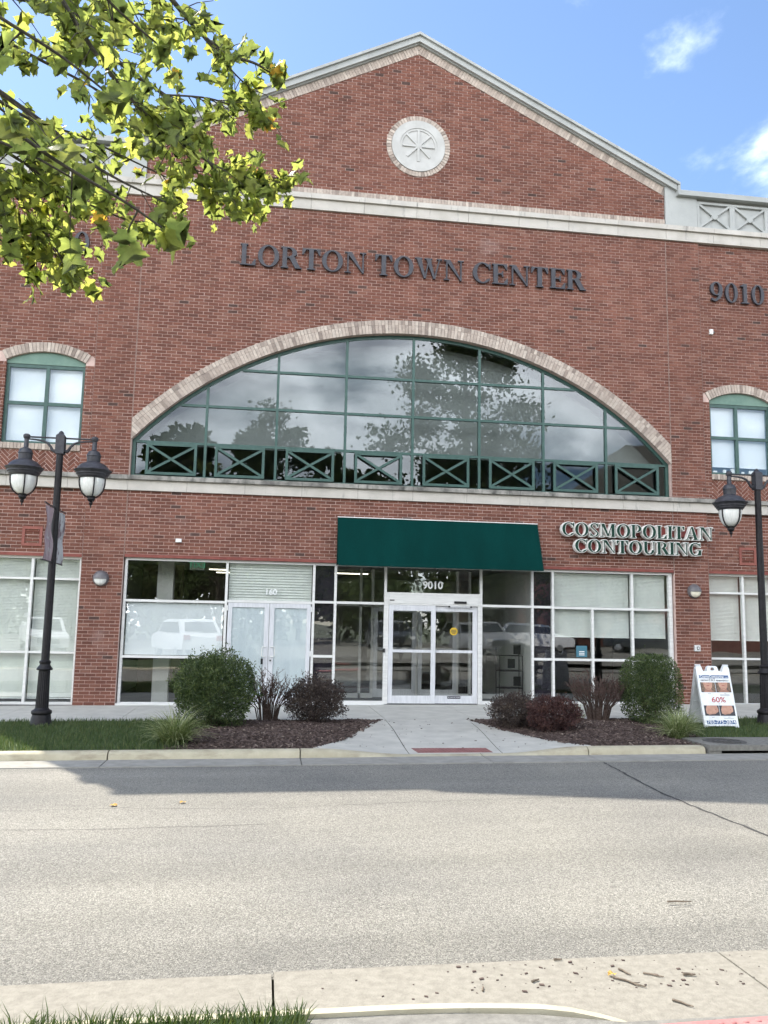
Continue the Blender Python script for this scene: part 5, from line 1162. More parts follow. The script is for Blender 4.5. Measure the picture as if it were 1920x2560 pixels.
# ================================================================== STREET FURNITURE
def street_lamp(x, y, up, label):
    t = thing('street_lamp', label, 'street lamp', (x, y, gz(x) - .02), 0, 'twin lamp posts on the lawn strip')
    mb = MB(); mb.lathe([(.165, 0), (.166, .03), (.160, .06), (.147, .14), (.136, .185), (.152, .20), (.157, .222), (.150, .245), (.115, .265), (.10, .29)], 32); mb.build('base', M['black_metal'], t, smooth=True)
    mb = MB(); mb.lathe([(.099, .285), (.096, .45), (.090, .70), (.086, .868)], 40, flute=.075); mb.build('fluted_shaft', M['black_metal'], t)
    mb = MB(); mb.lathe([(.087, .866), (.116, .872), (.123, .888), (.114, .905), (.094, .93), (.079, .955), (.078, .968), (.088, .985), (.088, 1.005), (.068, 1.022)], 32); mb.build('collar', M['black_metal'], t, smooth=True)
    mb = MB(); mb.lathe([(.0635, 1.02), (.059, 2.6), (.053, 4.33 + up)], 24); mb.build('post', M['black_metal'], t, smooth=True)
    zz = up
    mb = MB(); mb.box(-.068, .068, -.068, .068, 4.34 + zz, 4.64 + zz); mb.box(-.058, .058, -.0685, .0685, 4.37 + zz, 4.61 + zz); mb.box(-.0685, .0685, -.058, .058, 4.37 + zz, 4.61 + zz)
    mb.mesh_in([(-.068, -.068, 4.64 + zz), (.068, -.068, 4.64 + zz), (.068, .068, 4.64 + zz), (-.068, .068, 4.64 + zz), (-.04, -.04, 4.675 + zz), (.04, -.04, 4.675 + zz), (.04, .04, 4.675 + zz), (-.04, .04, 4.675 + zz)], [(0, 1, 5, 4), (1, 2, 6, 5), (2, 3, 7, 6), (3, 0, 4, 7), (4, 5, 6, 7)])
    mb.lathe([(.038, 0), (.042, .015), (.034, .03), (.02, .045), (.0, .055)], 14, (0, 0, 4.675 + zz)); hd = mb.build('post_head', M['grey_metal'], t)
    for s in (-1, 1):
        mb = MB(); mb.tube([(s*.065, 0, 4.605 + zz), (s*.50, 0, 4.605 + zz)], .015, 10)
        mb.tube([(s*.062, 0, 4.40 + zz), (s*.10, 0, 4.385 + zz), (s*.125, 0, 4.40 + zz), (s*.16, 0, 4.465 + zz), (s*.21, 0, 4.52 + zz), (s*.29, 0, 4.55 + zz), (s*.40, 0, 4.565 + zz), (s*.51, 0, 4.57 + zz)], [.026, .03, .026, .021, .02, .018, .016, .014], 8); mb.build('arm', M['grey_metal'], t, smooth=True)
        c = (s*.535, 0, zz)
        mb = MB(); mb.lathe([(.0, 4.655), (.03, 4.652), (.052, 4.635), (.056, 4.61), (.048, 4.585), (.034, 4.565), (.036, 4.54), (.038, 4.43), (.042, 4.425), (.050, 4.42), (.088, 4.40), (.112, 4.345), (.116, 4.325), (.108, 4.318), (.104, 4.23), (.118, 4.222), (.13, 4.215), (.19, 4.19), (.235, 4.145), (.262, 4.105), (.298, 4.092), (.302, 4.084), (.285, 4.072), (.272, 4.05), (.262, 4.045), (.258, 4.02), (.240, 4.012), (.232, 3.985), (.215, 3.975), (.205, 3.955), (.0, 3.955)][::-1], 40)
        hood = mb.build('lamp_hood', M['grey_metal'], t, c, smooth=True)
        mb = MB(); mb.lathe([(.192, 3.958), (.192, 3.90), (.186, 3.84), (.168, 3.775), (.138, 3.72), (.09, 3.675), (.05, 3.66)][::-1], 32); mb.build('globe', M['lens'], hood, smooth=True)
        for k in range(4):
            a = k*math.pi/2 + .35; ca_, sa_ = math.cos(a), math.sin(a)
            mb = MB(); mb.tube([((r)*ca_, (r)*sa_, z) for r, z in ((.203, 3.965), (.203, 3.89), (.196, 3.83), (.177, 3.765), (.146, 3.707), (.098, 3.662), (.052, 3.64))], .012, 6); mb.build('rib', M['black_metal'], hood, smooth=True)
        mb = MB(); mb.lathe([(.0, 3.47), (.012, 3.485), (.010, 3.515), (.024, 3.53), (.032, 3.55), (.022, 3.57), (.045, 3.585), (.062, 3.61), (.058, 3.64), (.066, 3.66), (.05, 3.672), (.0, 3.672)], 16); mb.build('finial', M['black_metal'], hood, smooth=True)
    return t
street_lamp(-6.41, -3.25, 0.0, 'twin headed black lamp post with faded banners, on the left lawn')
street_lamp(5.63, -3.58, -.24, 'twin headed black lamp post without banners, right of the folding sign')
def banner(y0, y1, m_, label, prints):
    t = thing('banner', label, 'banner', (-6.41, y0, 2.5), 0, 'street banners on the left lamp post'); L = y1 - y0; sg = 1 if L > 0 else -1; L = abs(L)
    def S(u, v, d=0):                          # u along the arm, v up
        w = .03*math.sin(v*7 + u*2)*(1 - abs(2*v - 1)) + .012*math.sin(u*14 + v*5) + .05*(math.sin(math.pi*v))*(u - .3); pinch = 1 - .10*math.sin(math.pi*v)
        return (w + d, sg*(.04 + (L - .06)*u*pinch), .07 + .84*v)
    mb = MB(); nu, nv = 14, 18; vs = [S(i/nu, j/nv, .0015) for i in range(nu + 1) for j in range(nv + 1)] + [S(i/nu, j/nv, -.0015) for i in range(nu + 1) for j in range(nv + 1)]; o = (nu + 1)*(nv + 1); fs = []
    for i in range(nu):
        for j in range(nv): a = i*(nv + 1) + j; fs.append((a, a + nv + 1, a + nv + 2, a + 1)); fs.append((o + a + 1, o + a + nv + 2, o + a + nv + 1, o + a))
    mb.mesh_in(vs, fs); fab = mb.build('fabric', m_, t, smooth=True)
    for z in (.06, .925):
        mb = MB(); mb.tube([(0, 0, z), (0, sg*(L + .02), z + (.0 if z < .5 else .015))], .012, 8); mb.build('rod', M['grey_metal'], t)
    if prints:
        mb = MB()
        for (ua, ub, va, vb) in prints:
            n = 3
            for i in range(n):
                for j in range(n): mb.face([S(ua + (ub - ua)*a/n, va + (vb - va)*b/n, .004) for a, b in ((i, j), (i + 1, j), (i + 1, j + 1), (i, j + 1))])
        mb.build('faded_print', M['banner_print'], fab)
prn = []
for k in range(4): prn.append((.18 + .17*k, .25 + .17*k, .17, .23)); prn.append((.16 + .17*k, .19 + .17*k, .10, .16)); prn.append((.14 + .17*k, .27 + .17*k, .158, .166))
prn += [(.3, .42, .42, .47), (.34, .38, .47, .56), (.45, .62, .40, .44), (.5, .55, .44, .58), (.30, .36, .30, .40), (.42, .46, .28, .36), (.25, .55, .385, .395), (.42, .52, .66, .71), (.55, .66, .50, .52), (.56, .6, .52, .6)]
banner(-3.30, -3.93, M['banner'], 'faded purple banner on the road side of the left lamp post', prn)
banner(-3.20, -2.62, M['banner_pale'], 'pale washed out banner on the shop side of the left lamp post', None)
# folding pavement sign
sg = thing('folding_sign', 'white A frame pavement sign with photos and 60% in red on the right lawn', 'sign', (4.54, -3.76, gz(4.54)))
A_ = math.atan(.27/.995); Wd = .60
def panel_outline():
    o = [(0, 0), (.05, 0), (.07, .022), (.53, .022), (.55, 0), (.60, 0), (.60, .98), (.585, 1.02), (.50, 1.02), (.475, .93), (.405, .93), (.39, 1.0), (.365, 1.02), (.235, 1.02), (.21, 1.0), (.195, .93), (.125, .93), (.10, 1.02), (.015, 1.02), (0, .98)]
    return o, [(.26, .945), (.275, .995), (.325, .995), (.34, .945)]
for s in (1, -1):
    o, hl = panel_outline(); mb = MB(); mb.plate([(u - .3, v) for u, v in o], [[(u - .3, v) for u, v in hl[::-1]]], -.014, .014)
    pn_ = mb.build('panel', M['sign_white'], sg, (0, -.275*s, .0)); pn_.rotation_euler = (-A_, 0, 0 if s > 0 else math.pi)
    if s < 0: pn_.rotation_euler = Matrix.Rotation(math.pi, 4, 'Z').to_3x3().to_4x4().__matmul__(Matrix.Rotation(-A_, 4, 'X')).to_euler()
    mb = MB()
    for u in (-.285, .285): mb.box(u - .014, u + .014, .0145, .035, .02, .97)
    for v in (.1, .4, .7): mb.box(-.27, .27, .0145, .025, v, v + .02)
    mb.build('panel_rib', M['sign_white'], pn_)
    if s > 0:
        yf = -.0145
        def pr_(name, polys, m_, k=1):
            mb = MB()
            for q in polys: mb.face([(u - .3, yf - .0007*k, v) for u, v in q])
            return mb.build(name, m_, pn_)
        bx = lambda a, b, c, d: [(a, c), (b, c), (b, d), (a, d)]
        def tx(sx, size, u, v, m_, bold=0, wid=None):
            me = text_mesh(sx, size, .0006, m_, bold=bold); o_ = place(me, 'print_text', pn_, (u - .3, yf - .003, v))
            if wid: o_.scale = (wid/max(1e-3, (max(p.co.x for p in me.vertices) - min(p.co.x for p in me.vertices))), 1, 1)
        pr_('print_bar', [bx(.035, .562, .812, .862)], M['sign_blue']); tx('CosmoContouring', .058, .262, .837, M['vinyl'], .001, .425); tx('.com', .030, .520, .829, M['vinyl'], 0, .065)
        tx('DESTROY', .033, .125, .775, M['ink'], .0006, .145); tx('FAT', .066, .262, .780, M['ink'], 0, .105); tx('PERMANENTLY', .033, .440, .771, M['ink'], .0006, .225)
        tx('60%', .125, .315, .448, M['sign_red'], .001, .245); tx('OFF', .017, .315, .383, M['ink'])
        pr_('print_bar', [bx(.045, .56, .055, .117)], M['sign_blue']); tx('703-775-2874', .075, .302, .086, M['vinyl'], .001, .50)
        tx('BEFORE', .014, .17, .553, M['ink']); tx('AFTER', .014, .45, .553, M['ink']); tx('BEFORE', .014, .17, .163, M['ink']); tx('AFTER', .014, .45, .163, M['ink'])
        for v in (.535, .52, .145): pr_('print_line', [bx(.36, .53, v, v + .004)], M['ink'])
        for u0, u1, v0, v1, kind in ((.035, .298, .577, .742, 'face'), (.305, .572, .577, .742, 'face2'), (.035, .298, .188, .358, 'belly'), (.305, .572, .188, .358, 'belly2')):
            X_ = lambda a: u0 + (u1 - u0)*a; Y_ = lambda b: v0 + (v1 - v0)*b; el = lambda cx, cy, rx, ry, n=20, a0=0, a1=360: [(X_(cx + rx*math.cos(R(a0 + (a1 - a0)*i/n))), Y_(cy + ry*math.sin(R(a0 + (a1 - a0)*i/n)))) for i in range(n)]
            pr_('print_photo', [bx(u0, u1, v0, v1)], M['print_dark'])
            if kind[:4] == 'face':
                d = 0 if kind == 'face' else .04
                pr_('print_hair', [[(X_(.04), Y_(.1)), (X_(.30), Y_(0)), (X_(.22), Y_(1)), (X_(.05), Y_(1))], [(X_(.70 + d), Y_(0)), (X_(.97), Y_(.05)), (X_(.98), Y_(1)), (X_(.80), Y_(1))]], M['hair'], 2)
                pr_('print_neck', [[(X_(.14), Y_(0)), (X_(.88), Y_(0)), (X_(.72), Y_(.22)), (X_(.71), Y_(.5)), (X_(.27), Y_(.5)), (X_(.28), Y_(.2))]], M['skin2'], 3)
                pr_('print_face', [[(X_(.34), Y_(.30 + d)), (X_(.5), Y_(.22 + d)), (X_(.66), Y_(.30 + d)), (X_(.78), Y_(.55)), (X_(.82), Y_(1)), (X_(.18), Y_(1)), (X_(.23), Y_(.55))]], M['skin'], 4)
                pr_('print_chin', [el(.5, .35 + d, .12, .03)], M['skin2'], 5)
                pr_('print_lips', [[(X_(.36), Y_(.68)), (X_(.5), Y_(.63)), (X_(.64), Y_(.68)), (X_(.55), Y_(.73)), (X_(.5), Y_(.715)), (X_(.45), Y_(.73))]], M['lips'], 6); pr_('print_nose', [el(.44, .93, .035, .03), el(.57, .93, .035, .03)], M['skin2'], 6)
            else:
                d = 0 if kind == 'belly' else -.05
                pr_('print_waist', [[(X_(.12), Y_(.22)), (X_(.3), Y_(.12)), (X_(.7 + d), Y_(.18)), (X_(.93 + d), Y_(.40)), (X_(.95 + d), Y_(.6)), (X_(.86), Y_(1)), (X_(.2), Y_(1)), (X_(.1), Y_(.6))]], M['skin'], 2)
                pr_('print_fold', [[(X_(.14), Y_(.30)), (X_(.5), Y_(.20)), (X_(.86 + d), Y_(.36)), (X_(.86 + d), Y_(.33)), (X_(.5), Y_(.15)), (X_(.16), Y_(.25))]], M['skin2'], 3); pr_('print_navel', [el(.76 + d, .58, .045, .035)], M['lips'], 4)
            pr_('print_divider', [[(u1 - .002, v0), (u1 + .003, v0), (u1 + .003, v1), (u1 - .002, v1)]] if u0 < .1 else [], M['vinyl'], 7) if u0 < .1 else None
for s in (-1, 1):
    mb = MB(); mb.tube([(s*.25 - .05, 0, 1.0), (s*.25 + .05, 0, 1.0)], .012, 8); mb.build('hinge', M['sign_white'], sg)

# ================================================================== SHRUBS
def leaf_cloud(mb, n, pick, size, up=.3, flat=.5, ell=.5):
    for _ in range(n):
        p, nrm, f = pick(); s = size*rng.uniform(.7, 1.3)
        d = Vector((rng.gauss(0, 1), rng.gauss(0, 1), rng.gauss(0, 1))); d = (d + nrm*1.1 + Vector((0, 0, up))).normalized()
        sd = d.cross(Vector((rng.gauss(0, 1), rng.gauss(0, 1), rng.gauss(0, 1)))).normalized()*s*ell; n2 = d.cross(sd).normalized()*s*.18
        p = Vector(p); t = min(1, max(0, rng.gauss(.45, .2) + .38*mnoise.noise(p*7.0)))
        a, b, c, e = p, p + d*s*.55 + sd*.5 + n2, p + d*s*1.15, p + d*s*.55 - sd*.5 + n2
        k = len(mb.v); mb.v += [tuple(a), tuple(b), tuple(c), tuple(e)]; mb.f += [(k, k + 1, k + 2), (k, k + 2, k + 3)]; mb.t += [t, t]; mb.m += [0, 0]
def shrub(name, label, cat, x, y, rx, ry, h, n, m_, size, sq=2.0, group=None, amp=.14, fr=3.2, lift=.0, sprigs=(), seed=0, shoots=0, hb=lambda x, y: 0):
    t = thing(name, label, cat, (x, y, gz(x) + hb(x, y) - .01), 0, group); cz_ = h*.52
    mb = MB()
    for k in range(9):
        a = k*.7 + seed; r = .5 + .4*rng.random(); mb.tube([(0.03*math.cos(a), .03*math.sin(a), -.02), (rx*.35*r*math.cos(a), ry*.35*r*math.sin(a), h*.3), (rx*.75*r*math.cos(a), ry*.75*r*math.sin(a), h*.72)], [.014, .010, .004], 5)
    for sx_, sy_, sz_ in sprigs: mb.tube([(sx_*.5, sy_*.5, h*.3), (sx_*.8, sy_*.8, h*.7), (sx_, sy_, sz_)], [.008, .006, .003], 5)
    for _ in range(shoots):
        a = rng.uniform(0, 6.283); e = rng.uniform(.15, 1.35); r = rng.uniform(1.05, 1.28); sprigs = tuple(sprigs) + ((rx*r*math.cos(a)*math.cos(e), ry*r*math.sin(a)*math.cos(e), h*(.50 + .56*r*math.sin(e))),)
    mb.build('stem', M['twig'], t)
    def pick():
        while True:
            d = Vector((rng.gauss(0, 1), rng.gauss(0, 1), rng.gauss(0, 1))).normalized()
            k = (abs(d.x)**sq + abs(d.y)**sq + abs(d.z)**sq)**(-1/sq); nn = mnoise.noise(Vector((d.x*fr + seed, d.y*fr, d.z*fr))); n3 = mnoise.noise(Vector((d.x*9 + seed, d.y*9 + 4, d.z*9)))
            r = k*(1 + amp*nn + amp*.6*n3)*(1 - .62*rng.random()**1.9)
            p = Vector((d.x*rx*r, d.y*ry*r, cz_ + d.z*(h*.5)*r))
            if p.z > .03 or rng.random() < .3: return Vector((p.x, p.y, max(p.z, .03))), Vector((d.x, d.y, d.z)), 0
    mb = MB(); leaf_cloud(mb, n, pick, size)
    for sx_, sy_, sz_ in sprigs:
        def pk(sx_=sx_, sy_=sy_, sz_=sz_):
            u = rng.uniform(.62, 1.0); return Vector((sx_*u + rng.gauss(0, .02), sy_*u + rng.gauss(0, .02), h*.3 + (sz_ - h*.3)*((u - .5)/.5) + rng.gauss(0, .015))), Vector((0, 0, .5)), 0
        leaf_cloud(mb, 34, pk, size*.9)
    mb.build('foliage', m_, t, kind='stuff'); return t
shrub('boxwood_bush', 'large round green clipped bush in the left bed beside the striped grass tuft', 'bush', -3.72, -3.85, .60, .58, 1.10, 24000, M['box'], .034, 2.3, 'clipped green bushes', .25, 2.3, shoots=40, seed=1.3, hb=h1)
shrub('boxwood_bush', 'taller squarish green clipped bush in the right bed near the brick pier', 'bush', 3.49, -3.65, .455, .45, 1.12, 21000, M['box'], .030, 3.2, 'clipped green bushes', .07, 3.4, shoots=6, seed=5.1, hb=h2)
shrub('barberry_bush', 'dark brown leafy bush at the right end of the left bed', 'bush', -2.13, -3.25, .47, .45, .66, 10500, M['barberry_dark'], .032, 2.2, 'low dark red bushes', .34, 2.4, shoots=26, seed=2.2, hb=h1, sprigs=((-.22, 0, .80), (-.15, -.1, .78), (-.33, .1, .72), (-.40, 0, .62), (-.1, .15, .74), (.05, 0, .72), (.3, 0, .62)))
shrub('barberry_bush', 'low reddish bush in the right bed nearest the entrance walk, behind its twin', 'bush', 1.06, -3.95, .40, .36, .50, 8000, M['barberry_dark'], .030, 2.3, 'low dark red bushes', .34, 2.4, shoots=18, seed=8.4, hb=h2, sprigs=((.05, 0, .60), (-.2, 0, .55), (.3, .1, .58), (-.3, 0, .46)))
shrub('barberry_bush', 'low dark red bush in the right bed standing in front of its twin', 'bush', 1.46, -4.55, .37, .36, .50, 8500, M['barberry'], .030, 2.4, 'low dark red bushes', .28, 2.4, shoots=18, seed=6.6, hb=h2, sprigs=((.1, 0, .57), (-.15, .05, .56), (.30, 0, .40)))
def twiggy(label, x, y, w, h, n, lf, m_, hb):
    t = thing('twiggy_bush', label, 'bush', (x, y, gz(x) + hb(x, y) - .02), 0, 'half bare twiggy bushes'); mb = MB(); lv = MB(); tips = []
    for k in range(n):
        a = rng.uniform(0, 6.283); r = math.sqrt(rng.random()); sp = w*r; H = h*rng.uniform(.55, 1.06)*(1 - .2*r*r)
        p0 = Vector((.16*r*math.cos(a), .16*r*math.sin(a), 0)); p3 = Vector((sp*math.cos(a), sp*math.sin(a), H)); p1 = p0.lerp(p3, .4) + Vector((-.10*sp*math.cos(a), -.1*sp*math.sin(a), .05)); p2 = p0.lerp(p3, .72) + Vector((rng.gauss(0, .02), rng.gauss(0, .02), .01))
        mb.tube([p0, p1, p2, p3], [.009, .007, .0055, .003], 5)
        for _ in range(5):
            u = rng.uniform(.45, 1); q = p1.lerp(p3, u); d = Vector((rng.gauss(0, .6) + math.cos(a)*.5, rng.gauss(0, .6) + math.sin(a)*.5, 1)).normalized(); l = rng.uniform(.06, .20)*h/.8
            e = q + d*l; mb.tube([q, q.lerp(e, .5) + Vector((rng.gauss(0, .008), rng.gauss(0, .008), 0)), e], [.0045, .0035, .002], 4); tips.append((q, e))
    mb.build('stem', M['twig'], t)
    def pk():
        q, e = rng.choice(tips); return q.lerp(e, rng.random()), Vector((0, 0, .6)), 0
    leaf_cloud(lv, lf, pk, .020); lv.build('foliage', m_, t, kind='stuff'); return t
twiggy('leafless grey twiggy bush between the green bush and dark bush of the left bed', -2.90, -2.95, .40, .84, 60, 1100, M['barberry_dark'], h1)
twiggy('reddish brown twiggy bush left of the squarish green bush in the right bed', 2.66, -3.4, .50, .82, 85, 2600, M['barberry'], h2)
def tuft(label, x, y, n, L, w, hb, group='striped grass tufts'):
    t = thing('grass_tuft', label, 'ornamental grass', (x, y, gz(x) + hb(x, y) - .01), 0, group); mb = MB()
    for k in range(n):
        a = rng.uniform(0, 6.283); l = L*rng.uniform(.55, 1.1); e = rng.uniform(.55, 1.45); d = Vector((math.cos(a), math.sin(a), 0)); p = Vector((rng.gauss(0, .05), rng.gauss(0, .05), 0)); nx_ = 7; pts = []
        curve = rng.uniform(1.0, 2.3)
        for i in range(nx_):
            pts.append(p.copy()); p = p + (d*math.cos(e) + Vector((0, 0, math.sin(e))))*l/(nx_ - 1); e -= curve/(nx_ - 1)*(.4 + 1.1*i/nx_)
            if p.z < .012: p.z = .012
        sd = Vector((-d.y, d.x, 0)); tw = rng.uniform(-.5, .5); sd = (sd + Vector((0, 0, tw))).normalized(); t0 = min(1, max(0, rng.gauss(.55, .27))); k0 = len(mb.v)
        for i, q in enumerate(pts):
            hw = w*(1 - (i/(nx_ - 1))**2.2)*.5 + .0004; mb.v += [tuple(q - sd*hw), tuple(q + sd*hw)]
        for i in range(nx_ - 1): a_ = k0 + 2*i; mb.f.append((a_, a_ + 1, a_ + 3, a_ + 2)); mb.t.append(min(1, max(0, t0*(.6 + .5*i/nx_)))); mb.m.append(0)
    mb.build('foliage', M['liriope'], t, kind='stuff'); return t
tuft('big pale striped grass tuft by the curb in front of the left round bush', -4.13, -5.55, 520, .64, .013, h1)
tuft('pale striped grass tuft in front of the right bed, left of the folding sign', 3.14, -5.25, 420, .55, .011, lambda x, y: .0)
tuft('dimmer striped grass tuft behind another, against the foot of the folding sign', 3.52, -4.55, 300, .52, .010, lambda x, y: .0)
tuft('small grass tuft by the sidewalk behind the reddish twiggy bush', 2.42, -2.95, 130, .42, .010, h2)
# ================================================================== LITTER ON THE ROAD AND CURB
def litter(name, label, cat, x, y, z, l, w, a, m_, kind):
    t = MB()
    if kind == 'twig':
        d = Vector((math.cos(a), math.sin(a), 0)); nn = Vector((-d.y, d.x, 0)); t.tube([-d*l/2, -d*l*.1 + nn*l*.05, d*l*.2 - nn*l*.02, d*l/2 + nn*l*.03], [w, w*.9, w*.8, w*.5], 6)
        if l > .12: t.tube([d*l*.1, d*l*.25 + nn*l*.18], [w*.6, w*.3], 5)
    else:
        n = 11
        t.mesh_in([(0, 0, .012)] + [(l*(.5 + .22*(k % 2))*math.cos(2*math.pi*k/n + a), l*(.5 + .22*(k % 2))*math.sin(2*math.pi*k/n + a), .004 + .02*((k*7) % 5)/5) for k in range(n)], [(0, 1 + k, 1 + (k + 1) % n) for k in range(n)])
    o = t.build(name, m_, None, (x, y, z + w)); return tag(o, label, cat, 'fallen twigs' if kind == 'twig' else 'fallen leaves')
GUT = RD + .013
for (x, y, l, w, a, lb) in ((-.33, -12.05, .16, .006, -.05, 'long thin twig lying out on the asphalt at lower right'), (-1.17, -13.17, .17, .006, -.85, 'longest twig in the near gutter, by the end of the yellow curb'), (-1.14, -13.05, .08, .006, -1.2, 'short upright looking twig beside the longest one in the near gutter'),
                           (-1.01, -13.10, .10, .005, -.6, 'pale thin twig right of the longest one in the near gutter'), (-.83, -13.12, .06, .008, -.2, 'stubby dark twig farthest right in the near gutter'), (-1.62, -13.1, .05, .006, .5, 'tiny curved twig in the near gutter, middle of the picture'),
                           (-1.90, -13.16, .05, .005, 1.3, 'tiny standing twig above the middle of the yellow curb'), (-1.42, -12.86, .045, .006, .0, 'dark twig on the seam between asphalt and near gutter'), (-1.02, -13.42, .10, .006, -.9, 'twig behind the tip of the yellow curb')):
    litter('twig', lb, 'twig', x, y, gz(x) + GUT, l, w, a, M['dry_twig'], 'twig')
for (x, y, l, a, lb) in ((-4.35, -8.8, .06, .3, 'yellow fallen leaf on the road, left one of two'), (-3.72, -8.72, .05, 1.1, 'yellow fallen leaf on the road, right one of two'), (-1.22, -13.08, .035, .6, 'orange fallen leaf bit among the twigs in the near gutter')):
    litter('fallen_leaf', lb, 'leaf', x, y, gz(x) + (RD if y > -12 else GUT), l, .002, a, M['orange'], 'leaf')
mb = MB()
for _ in range(170):
    x, y = rng.uniform(-2.8, .4), rng.uniform(-13.24, -12.88)
    if (x > -.52 or x < -2.0) and rng.random() < .7: continue
    r = .0016 + .0055*rng.random()**2.5; mb.obox((x, y, gz(x) + GUT + r*.3), (r*1.6, rng.uniform(-r, r), 0), (0, r, 0), (0, 0, r*.5), .3 + rng.random()*.65)
for _ in range(110):
    x, y = rng.uniform(-2.2, 1.6), rng.uniform(-5.6, -2.7); r = .003 + .006*rng.random()**2
    if not (le(y) < x < re_(y)): continue
    t = max(0, min(1, (-3.6 - y)/2.35)); mb.obox((x, y, gz(x) + t*t*(3 - 2*t)*hcurb(x)*.95 + r*.2), (r*1.7, rng.uniform(-r, r), 0), (0, r, 0), (0, 0, r*.4), rng.random()*.8)
o = mb.build('litter_grit', M['mulch'], kind='stuff'); o['label'] = 'crumbs of bark and grit on the gutter and entrance walk'; o['category'] = 'grit'
# ================================================================== THE NEAR PLANE TREE
def leaf_shape(sd):
    rr = random.Random(sd); L = []
    lobes = [(0, 1.0), (48, .86), (100, .60)]
    half = [(158, .22), (128, .40)]
    pts = []
    seq = []
    for a, r in ((172, .14), (146, .46), (127, .56), (111, .70), (97, .60), (83, .56), (69, .72), (54, .90), (43, .76), (31, .62), (21, .70), (10, .86), (0, 1.02)): seq.append((a, r*rr.uniform(.94, 1.06)))
    right = []
    for i, (a, r) in enumerate(seq):
        right.append((a, r))
        if i + 1 < len(seq):
            a2, r2 = seq[i + 1]; am, rm = (a + a2)/2, (r + r2)/2
            right.append((am + rr.uniform(-1, 1), rm*rr.uniform(.86, .93)))
    out = [(r*math.sin(R(a)), r*math.cos(R(a))) for a, r in right] + [(-r*rr.uniform(.92, 1.05)*math.sin(R(a)), r*math.cos(R(a))) for a, r in right[-2::-1]]
    return out
def leaf_mesh(sd, tone):
    rr = random.Random(sd*31 + 5); o = leaf_shape(sd); fold = rr.uniform(.04, .36); bend = rr.uniform(-.2, .9)
    Zf = lambda x, y: fold*abs(x)**1.2 - bend*max(0, y)**2*.45 + .05*math.sin(x*7 + y*5 + sd) - .10*abs(x)*max(0, -y)
    n = len(o); mid = [(0, -.02), (0, .25), (0, .55), (0, .8)]
    vs = [(x, y, Zf(x, y)) for x, y in o] + [(x, y, Zf(x, y)) for x, y in mid]; h = n//2; fs = []
    def ml(y): return n + min(range(4), key=lambda k: abs(mid[k][1] - y))
    for i in range(n - 1):
        a, b = ml((o[i][1])*.8), ml((o[i + 1][1])*.8)
        fs.append((i + 1, i, a)) if i + 1 < n else None
        if a != b: fs.append((i + 1, a, b))
    mb = MB(); mb.mesh_in(vs, fs, tone); mb.tube([(0, -.02, 0), (0, -.25, .03), (0, -.48, .0)], .012, 4, tone)
    return mb
tree = thing('plane_tree', 'plane tree with lobed green and yellowing leaves leaning in at the top left', 'tree', (-8.6, -13.9, gz(-8.6)))
T0 = Vector(tree.location); tb = MB(); tb.tube([(0, 0, -.05), (.02, 0, 1.6), (.05, .05, 3.2), (.0, .1, 5.2), (.1, .2, 8.0), (.2, .1, 10.5)], [.24, .19, .17, .15, .10, .04], 14)
tb.build('trunk', M['bark'], tree, smooth=True)
